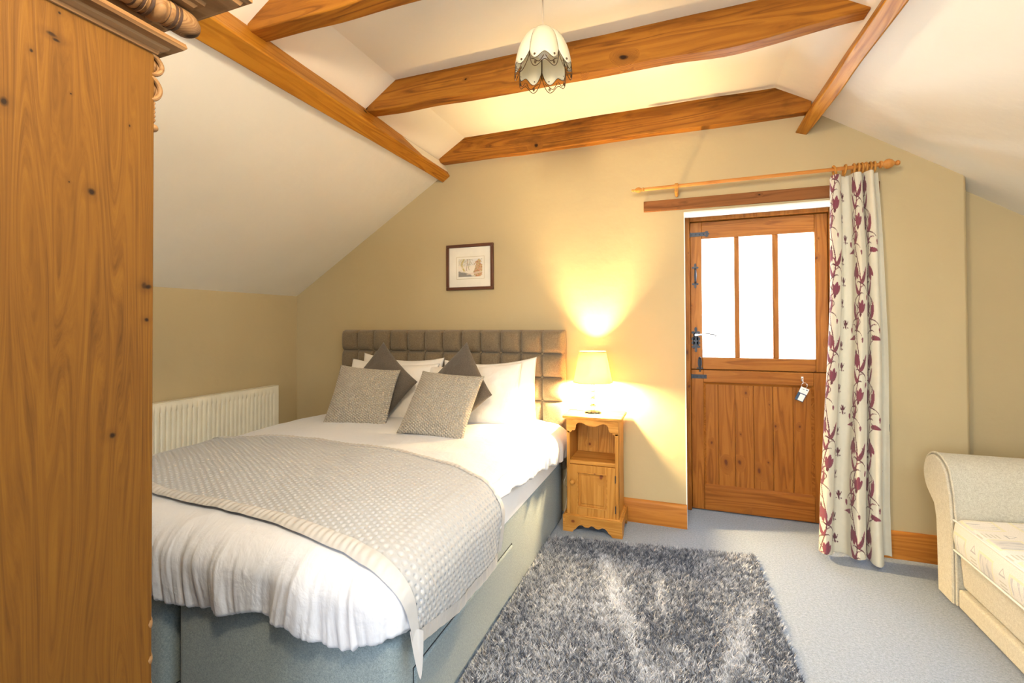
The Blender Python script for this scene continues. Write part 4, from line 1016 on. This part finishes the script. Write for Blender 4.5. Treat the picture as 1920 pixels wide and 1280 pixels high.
# ------------------------------------------------------------------ rug
rg = empty('shaggy_rug', (-.2, 1.9, 0), 'grey shaggy rug with pale streaks on the carpet beside the bed', 'rug')
FLc, FRc, NRc, NLc = np.array([-.755, 2.655]), np.array([.338, 2.805]), np.array([.40, .95]), np.array([-.74, .95])
def rmap(s, t): s = s[..., None]; t = t[..., None]; return (FLc*(1-s)+FRc*s)*(1-t)+(NLc*(1-s)+NRc*s)*t
g1 = np.linspace(0, 1, 12); SS, TT = np.meshgrid(g1, g1, indexing='ij'); q = rmap(SS, TT)
mb = MB(); cs = [FLc, FRc, NRc, NLc]; ins = [(.012,-.012),(-.012,-.012),(-.012,.012),(.012,.012)]
mb.hexa([(c[0]+i[0], c[1]+i[1], .001) for c, i in zip(cs, ins)]+[(c[0]+i[0], c[1]+i[1], .010) for c, i in zip(cs, ins)])
obj('backing', mb, M['rugback'], rg)
NT_ = 150000
s = rng.random(NT_); t = rng.random(NT_)
pos = rmap(s, t)
# clumped tufts
cl = np.floor(pos*105); hsh = (np.sin(cl[:, 0]*12.9898+cl[:, 1]*78.233)*43758.5453) % 1; hs2 = (np.sin(cl[:, 0]*39.3+cl[:, 1]*11.1)*24634.63) % 1
hgt = .017+.013*rng.random(NT_)+.004*hsh
la = (hsh*2*PI)+rng.normal(0, .7, NT_); lean = .010+.014*hs2
tip = np.stack([pos[:, 0]+lean*np.cos(la), pos[:, 1]+lean*np.sin(la), .006+hgt], -1)
wa = rng.random(NT_)*2*PI; ww = .0020+.0016*rng.random(NT_)
b1 = np.stack([pos[:, 0]+ww*np.cos(wa), pos[:, 1]+ww*np.sin(wa), np.full(NT_, .006)], -1)
b2_ = np.stack([pos[:, 0]-ww*np.cos(wa), pos[:, 1]-ww*np.sin(wa), np.full(NT_, .006)], -1)
m1 = (b1*.45+tip*.55)+np.array([0, 0, .004]); m2 = (b2_*.45+tip*.55)+np.array([0, 0, .004])
VV = np.stack([b1, b2_, m2, m1, tip], 1).reshape(-1, 3)-np.array([-.2, 1.9, 0])
i0 = np.arange(NT_)*5
quads = np.stack([i0, i0+1, i0+2, i0+3], -1); tris = np.stack([i0+3, i0+2, i0+4], -1)
me = bpy.data.meshes.new('pile'); o = bpy.data.objects.new('pile', me)
me.vertices.add(len(VV)); me.vertices.foreach_set('co', VV.astype(np.float32).ravel())
li = np.concatenate([quads.ravel(), tris.ravel()]); me.loops.add(len(li)); me.loops.foreach_set('vertex_index', li.astype(np.int32))
ls = np.concatenate([np.arange(NT_)*4, NT_*4+np.arange(NT_)*3]); me.polygons.add(2*NT_); me.polygons.foreach_set('loop_start', ls.astype(np.int32)); me.update(calc_edges=True)
X_, Y_ = pos[:, 0], pos[:, 1]
pat = .34+.30*fbm(X_*2.6, Y_*1.9, 6, 3)
def streak(x0, y0, x1, y1, w, k):
    global pat
    dx, dy = x1-x0, y1-y0; L2 = dx*dx+dy*dy; u = np.clip(((X_-x0)*dx+(Y_-y0)*dy)/L2, 0, 1)
    dist = np.hypot(X_-x0-u*dx, Y_-y0-u*dy)+.02*vnoise(X_*25, Y_*25, 9); pat = pat+k*np.exp(-(dist/w)**2)
streak(-.42, 2.50, -.14, 1.72, .035, .5); streak(-.36, 2.3, -.30, 1.75, .06, .25); streak(.26, 2.30, .02, 1.45, .03, .42); streak(-.13, 2.42, -.10, 2.1, .025, .3)
streak(-.02, 1.85, -.15, 1.65, .06, .25); streak(.15, 2.2, .20, 1.9, .06, .22); streak(-.55, 2.2, -.5, 1.5, .1, .15); streak(-.6, 1.3, .3, 1.25, .14, -.12)
streak(-.6, 2.6, .0, 2.62, .06, -.22); streak(-.25, 2.45, -.35, 2.42, .05, .25)
pr_ = np.clip(pat+.0+.5*(rng.random(NT_)-.5)+1.15*(hsh-.5), 0, 1)[:, None]**1.1
cdark, cl_ = np.array([.05, .065, .105]), np.array([.72, .75, .83])
cc = cdark*(1-pr_)+cl_*pr_
ca = me.color_attributes.new('dye', 'FLOAT_COLOR', 'POINT'); ca.data.foreach_set('color', np.repeat(np.concatenate([cc, np.ones((NT_, 1))], 1), 5, 0).astype(np.float32).ravel())
me.materials.append(M['pile']); link(o, rg); o['kind'] = 'stuff'

# ------------------------------------------------------------------ sofa
sf = empty('sofa', (1.6, 2.0, 0), 'cream upholstered sofa with scroll arm and patterned seat cushion at the right edge', 'sofa')
AX0, AX1 = 1.10, 2.02
# scroll arm cross-section in (y,z), extruded along x
cyr, czr, rr_ = 2.775, .548, .100
ar = [(2.622, .02), (2.622, .40), (2.632, .50)]
for a in np.linspace(math.radians(165), math.radians(-55), 22): ar.append((cyr+.005+rr_*1.13*math.cos(a)*(1 if math.cos(a) > 0 else 1.12), czr+rr_*math.sin(a)*(1.0 if math.sin(a) > 0 else 1.05)))
ar += [(2.800, .42), (2.778, .36), (2.772, .25), (2.765, .02)]
def armprism(x0, x1, ins=0, poly=ar):
    mb = ngon_panel(poly, x0, x1); mb.v = [(v[1], v[0], v[2]) for v in mb.v]; return mb
obj('arm', armprism(AX0+.012, AX1), M['cream'], sf, smooth=50)
pts_in = []
cyy = np.mean([p[0] for p in ar]); czz = np.mean([p[1] for p in ar])
fp = [(cyr+(y-cyr)*.90 if z > .42 else 2.694+(y-2.694)*.84, .02+(z-.02)*.978) for y, z in ar]
obj('arm_facing', armprism(AX0-.004, AX0+.02, poly=fp), M['cream'], sf, smooth=50, bevel=.006)
obj('piping', MB().tube([(AX0+.010, y, z) for y, z in ar], .0055, 8), M['cream'], sf); obj('piping', MB().tube([(AX0+.002, y, z) for y, z in fp], .004, 8), M['cream'], sf)
# inner arm pad, slightly plump
obj('arm_pad', rbox(AX0+.03, AX1, 2.50, 2.645, .05, .60, .03, 4, .03), M['cream'], sf, smooth=50) if False else None
# cushion
def cush(x0, x1, y0, y1, z0, z1, mat, name, r=.035, seed=1):
    nx_, ny_ = 40, 70; V = []
    a = np.linspace(0, 1, 60)
    prof = []     # cross-section in (x,z) front face rounded; going bottom-front up over the top to the back
    prof += [(x0+.05, z0), (x0+r, z0)]
    for q in np.linspace(0, 1, 8): an = -PI/2-q*PI/2; prof.append((x0+r+r*math.cos(an), z0+r+r*math.sin(an)))
    for q in np.linspace(0.1, .9, 6): prof.append((x0-.006*math.sin(q*PI), z0+r+(z1-z0-2*r)*q))
    for q in np.linspace(0, 1, 8): an = PI-q*PI/2; prof.append((x0+r+r*math.cos(an), z1-r+r*math.sin(an)))
    for q in np.linspace(.04, 1, 24): prof.append((x0+r+(x1-x0-r)*q, z1))
    prof = np.array(prof); S = np.r_[0, np.cumsum(np.hypot(*np.diff(prof, axis=0).T))]
    ys = np.linspace(y1, y0, 90); V = np.zeros((90, len(prof), 3)); UV = np.zeros((90, len(prof), 2))
    for i, y in enumerate(ys):
        e = min((y1-y)/.05, (y-y0)/.05, 1); sh = math.sqrt(max(0, 1-(1-e)**2))
        zc = (z0+z1)/2
        V[i, :, 0] = prof[:, 0]+(1-sh)*.03; V[i, :, 1] = y; V[i, :, 2] = zc+(prof[:, 1]-zc)*(.72+.28*sh)
        crown = np.clip((prof[:, 0]-x0)/.3, 0, 1)*(prof[:, 1] >= z1-.001)
        V[i, :, 2] += .018*crown*sh+.008*fbm(V[i, :, 0]*6, V[i, :, 1]*6, seed, 2)
        V[i, :, 0] += .007*vnoise(y*9, prof[:, 1]*14, seed)
        UV[i, :, 0] = y; UV[i, :, 1] = S
    return gridobj(name, V, mat, sf, uv=UV)
cush(1.085, 1.95, 1.0, 2.618, .262, .408, M['seatprint'], 'seat_cushion')
for z in (.27, .40): obj('cushion_piping', MB().tube([(1.092, 2.60, z), (1.092, 1.02, z)], .004, 8), M['seatprint'], sf)
obj('front_panel', MB().hexa([(1.128,1.0,.10),(2.0,1.0,.10),(2.0,2.62,.10),(1.128,2.62,.10),(1.116,1.0,.255),(2.0,1.0,.255),(2.0,2.62,.255),(1.116,2.62,.255)]), M['cream'], sf, bevel=.015, segs=3)
obj('base_rail', MB().box(1.112, 2.0, 1.0, 2.62, .012, .095), M['cream'], sf, bevel=.010, segs=3)
obj('backrest', rbox(1.90, 2.12, .9, 2.75, .02, .62, .05), M['cream'], sf, smooth=50)
ar2 = [(2*1.82-y-.02, z) for y, z in ar]
obj('arm', armprism(AX0+.012, AX1, poly=ar2), M['cream'], sf, smooth=50)
for x in (1.2, 2.0):
    for y in (1.0, 2.7): obj('foot', MB().lathe([(.02,0),(.025,.02)], (x, y, 0)), M['iron'], sf)

# ------------------------------------------------------------------ wardrobe
wb = empty('wardrobe', (-1.5, .33, 0), 'tall aged pine wardrobe with turned cornice at the left, seen from its side', 'wardrobe')
wx, wy = -.963, .6
obj('side_panel', MB().box(wx-.022, wx, .02, wy, .0, 1.80), M['wardrobe'], wb, bevel=.002)
obj('side_panel', MB().box(-2.08, -2.058, .02, wy-.002, 0, 1.80), M['wardrobe'], wb)
obj('back_panel', MB().box(-2.06, wx-.02, .02, .035, .05, 1.80), M['wardrobe'], wb)
obj('door', MB().box(-2.0, -1.525, wy-.025, wy-.004, .25, 1.70), M['wardrobe'], wb, bevel=.004); obj('door', MB().box(-1.518, -1.04, wy-.025, wy-.004, .25, 1.70), M['wardrobe'], wb, bevel=.004)
obj('front_stile', MB().box(-1.036, wx-.023, wy-.022, wy, .10, 1.80), M['wardrobe'], wb, bevel=.002)
obj('front_stile', MB().box(-2.08, -2.005, wy-.022, wy, .10, 1.80), M['wardrobe'], wb, bevel=.002); obj('top_rail', MB().box(-2.0, -1.04, wy-.022, wy, 1.705, 1.80), M['wardrobe'], wb, bevel=.002)
obj('plinth', MB().box(-2.09, wx+.004, .02, wy+.006, .0, .20), M['wardrobe'], wb, bevel=.004)
# carved ornaments on the front corner (top corbel and lower rosettes)
def ornament(build):
    cv = MB(); build(cv); return obj('carved_ornament', cv, M['cornice'], wb)
def corbel(z0, z1, out, ribs):
    """scrolled leaf: stacked ribs following a bulging outline"""
    def b(cv):
        for k in range(ribs):
            xk = wx-.004-k*.007; pts = []; rad_ = []
            for q in np.linspace(0, 1, 12):
                pts.append((xk, wy-.004+out*math.sin(PI*q)**.6*(1-.10*k), z0+(z1-z0)*q)); rad_.append(.0046)
            cv.tube(pts, rad_, 8)
        cv.sphere((wx-.017, wy-.003, (z0+z1)/2), .015, 10, (1, .95*out/.018, (z1-z0)/.034))
    return b
ornament(corbel(1.757, 1.797, .020, 4)); ornament(corbel(1.708, 1.752, .017, 4))
ornament(lambda cv: cv.tube([(wx-.006, wy+.001+.0012*math.sin(q*30), 1.705-q*.04) for q in np.linspace(0, 1, 20)], .0035, 8))
ornament(lambda cv: cv.sphere((wx-.008, wy+.003, 1.655), .0085, 8, (1, 1, .9)))
for z in (.70, .632, .578, .52, .46, .40): ornament(lambda cv: cv.sphere((wx-.010, wy-.003, z), .011, 8, (1, .75, 1.7)))
# lower moulding : profile swept round side and front
def sweep(prof, mb, x0=-2.08, ya=.02):
    """prof: list of (out, z); L-sweep along the right side then the front"""
    n_ = len(prof); rows = []
    for st in range(4):
        for o_, z in prof:
            if st == 0: rows.append((wx+o_, ya, z))
            elif st == 1: rows.append((wx+o_, wy+o_, z))
            elif st == 2: rows.append((x0-o_, wy+o_, z))
            else: rows.append((x0-o_, ya, z))
    fs = [(st*n_+j, st*n_+(j+1) % n_, (st+1)*n_+(j+1) % n_, (st+1)*n_+j) for st in range(3) for j in range(n_)]
    fs += [tuple(range(n_)), tuple(range(3*n_, 4*n_))[::-1]]
    return mb.add(rows, fs)
obj('lower_moulding', sweep([(-.02,1.795),(.004,1.797),(.006,1.803),(.016,1.808),(.018,1.813),(.034,1.815),(.038,1.820),(.036,1.828),(.020,1.831),(-.02,1.831)], MB()), M['cornice'], wb, smooth=25)
obj('frieze', MB().box(-2.075, wx-.012, .02, wy-.010, 1.80, 1.94), M['cornice'], wb)
obj('cornice_slab', sweep([(-.02,1.904),(.045,1.905),(.050,1.911),(.058,1.913),(.060,1.921),(.092,1.927),(.102,1.932),(.106,1.940),(.118,1.944),(.118,1.962),(-.02,1.962)], MB()), M['cornice'], wb, smooth=25)
obj('top_board', MB().box(-2.06, wx, .02, wy, 1.945, 1.960), M['cornice'], wb)
# turned half-column lying in the frieze
M['darkring'] = plain('dark_turned_ring', (.05, .024, .012), .5)
CE = .672; yy_ = np.linspace(.06, CE, 160)
spx, spz = wx+.014, 1.8815
def rad(y):
    L_ = CE-y
    if L_ < .022: return .014+.011*math.sin(min(1, L_/.022)*PI/2)
    if L_ < .042: return .0255
    if L_ < .066: return .0245+.002*math.sin((L_-.042)/.024*3*2*PI)
    if L_ < .095: return .0195+.0085*math.sin((L_-.066)/.029*PI)
    if L_ < .125: return .0245+.002*math.sin((L_-.095)/.03*3*2*PI)
    return .022+.005*math.sin((L_-.125)*34)
sp_ = MB().lathe([(.001, .06)]+[(rad(y), y) for y in yy_]+[(.008, CE+.003), (.001, CE+.004)], (spx, 0, spz), 'y', 26)
obj('turned_column', sp_, M['cornice'], wb, smooth=60)
for L_ in (.046, .054, .064, .098, .110, .122):
    rgm = MB(); y = CE-L_; r0 = rad(y)+.0004; rgm.lathe([(r0-.004, y-.003), (r0+.0006, y-.0025), (r0+.0010, y), (r0+.0006, y+.0025), (r0-.004, y+.003)], (spx, 0, spz), 'y', 26)
    obj('column_ring', rgm, M['darkring'], wb, label='dark stained turned ring')
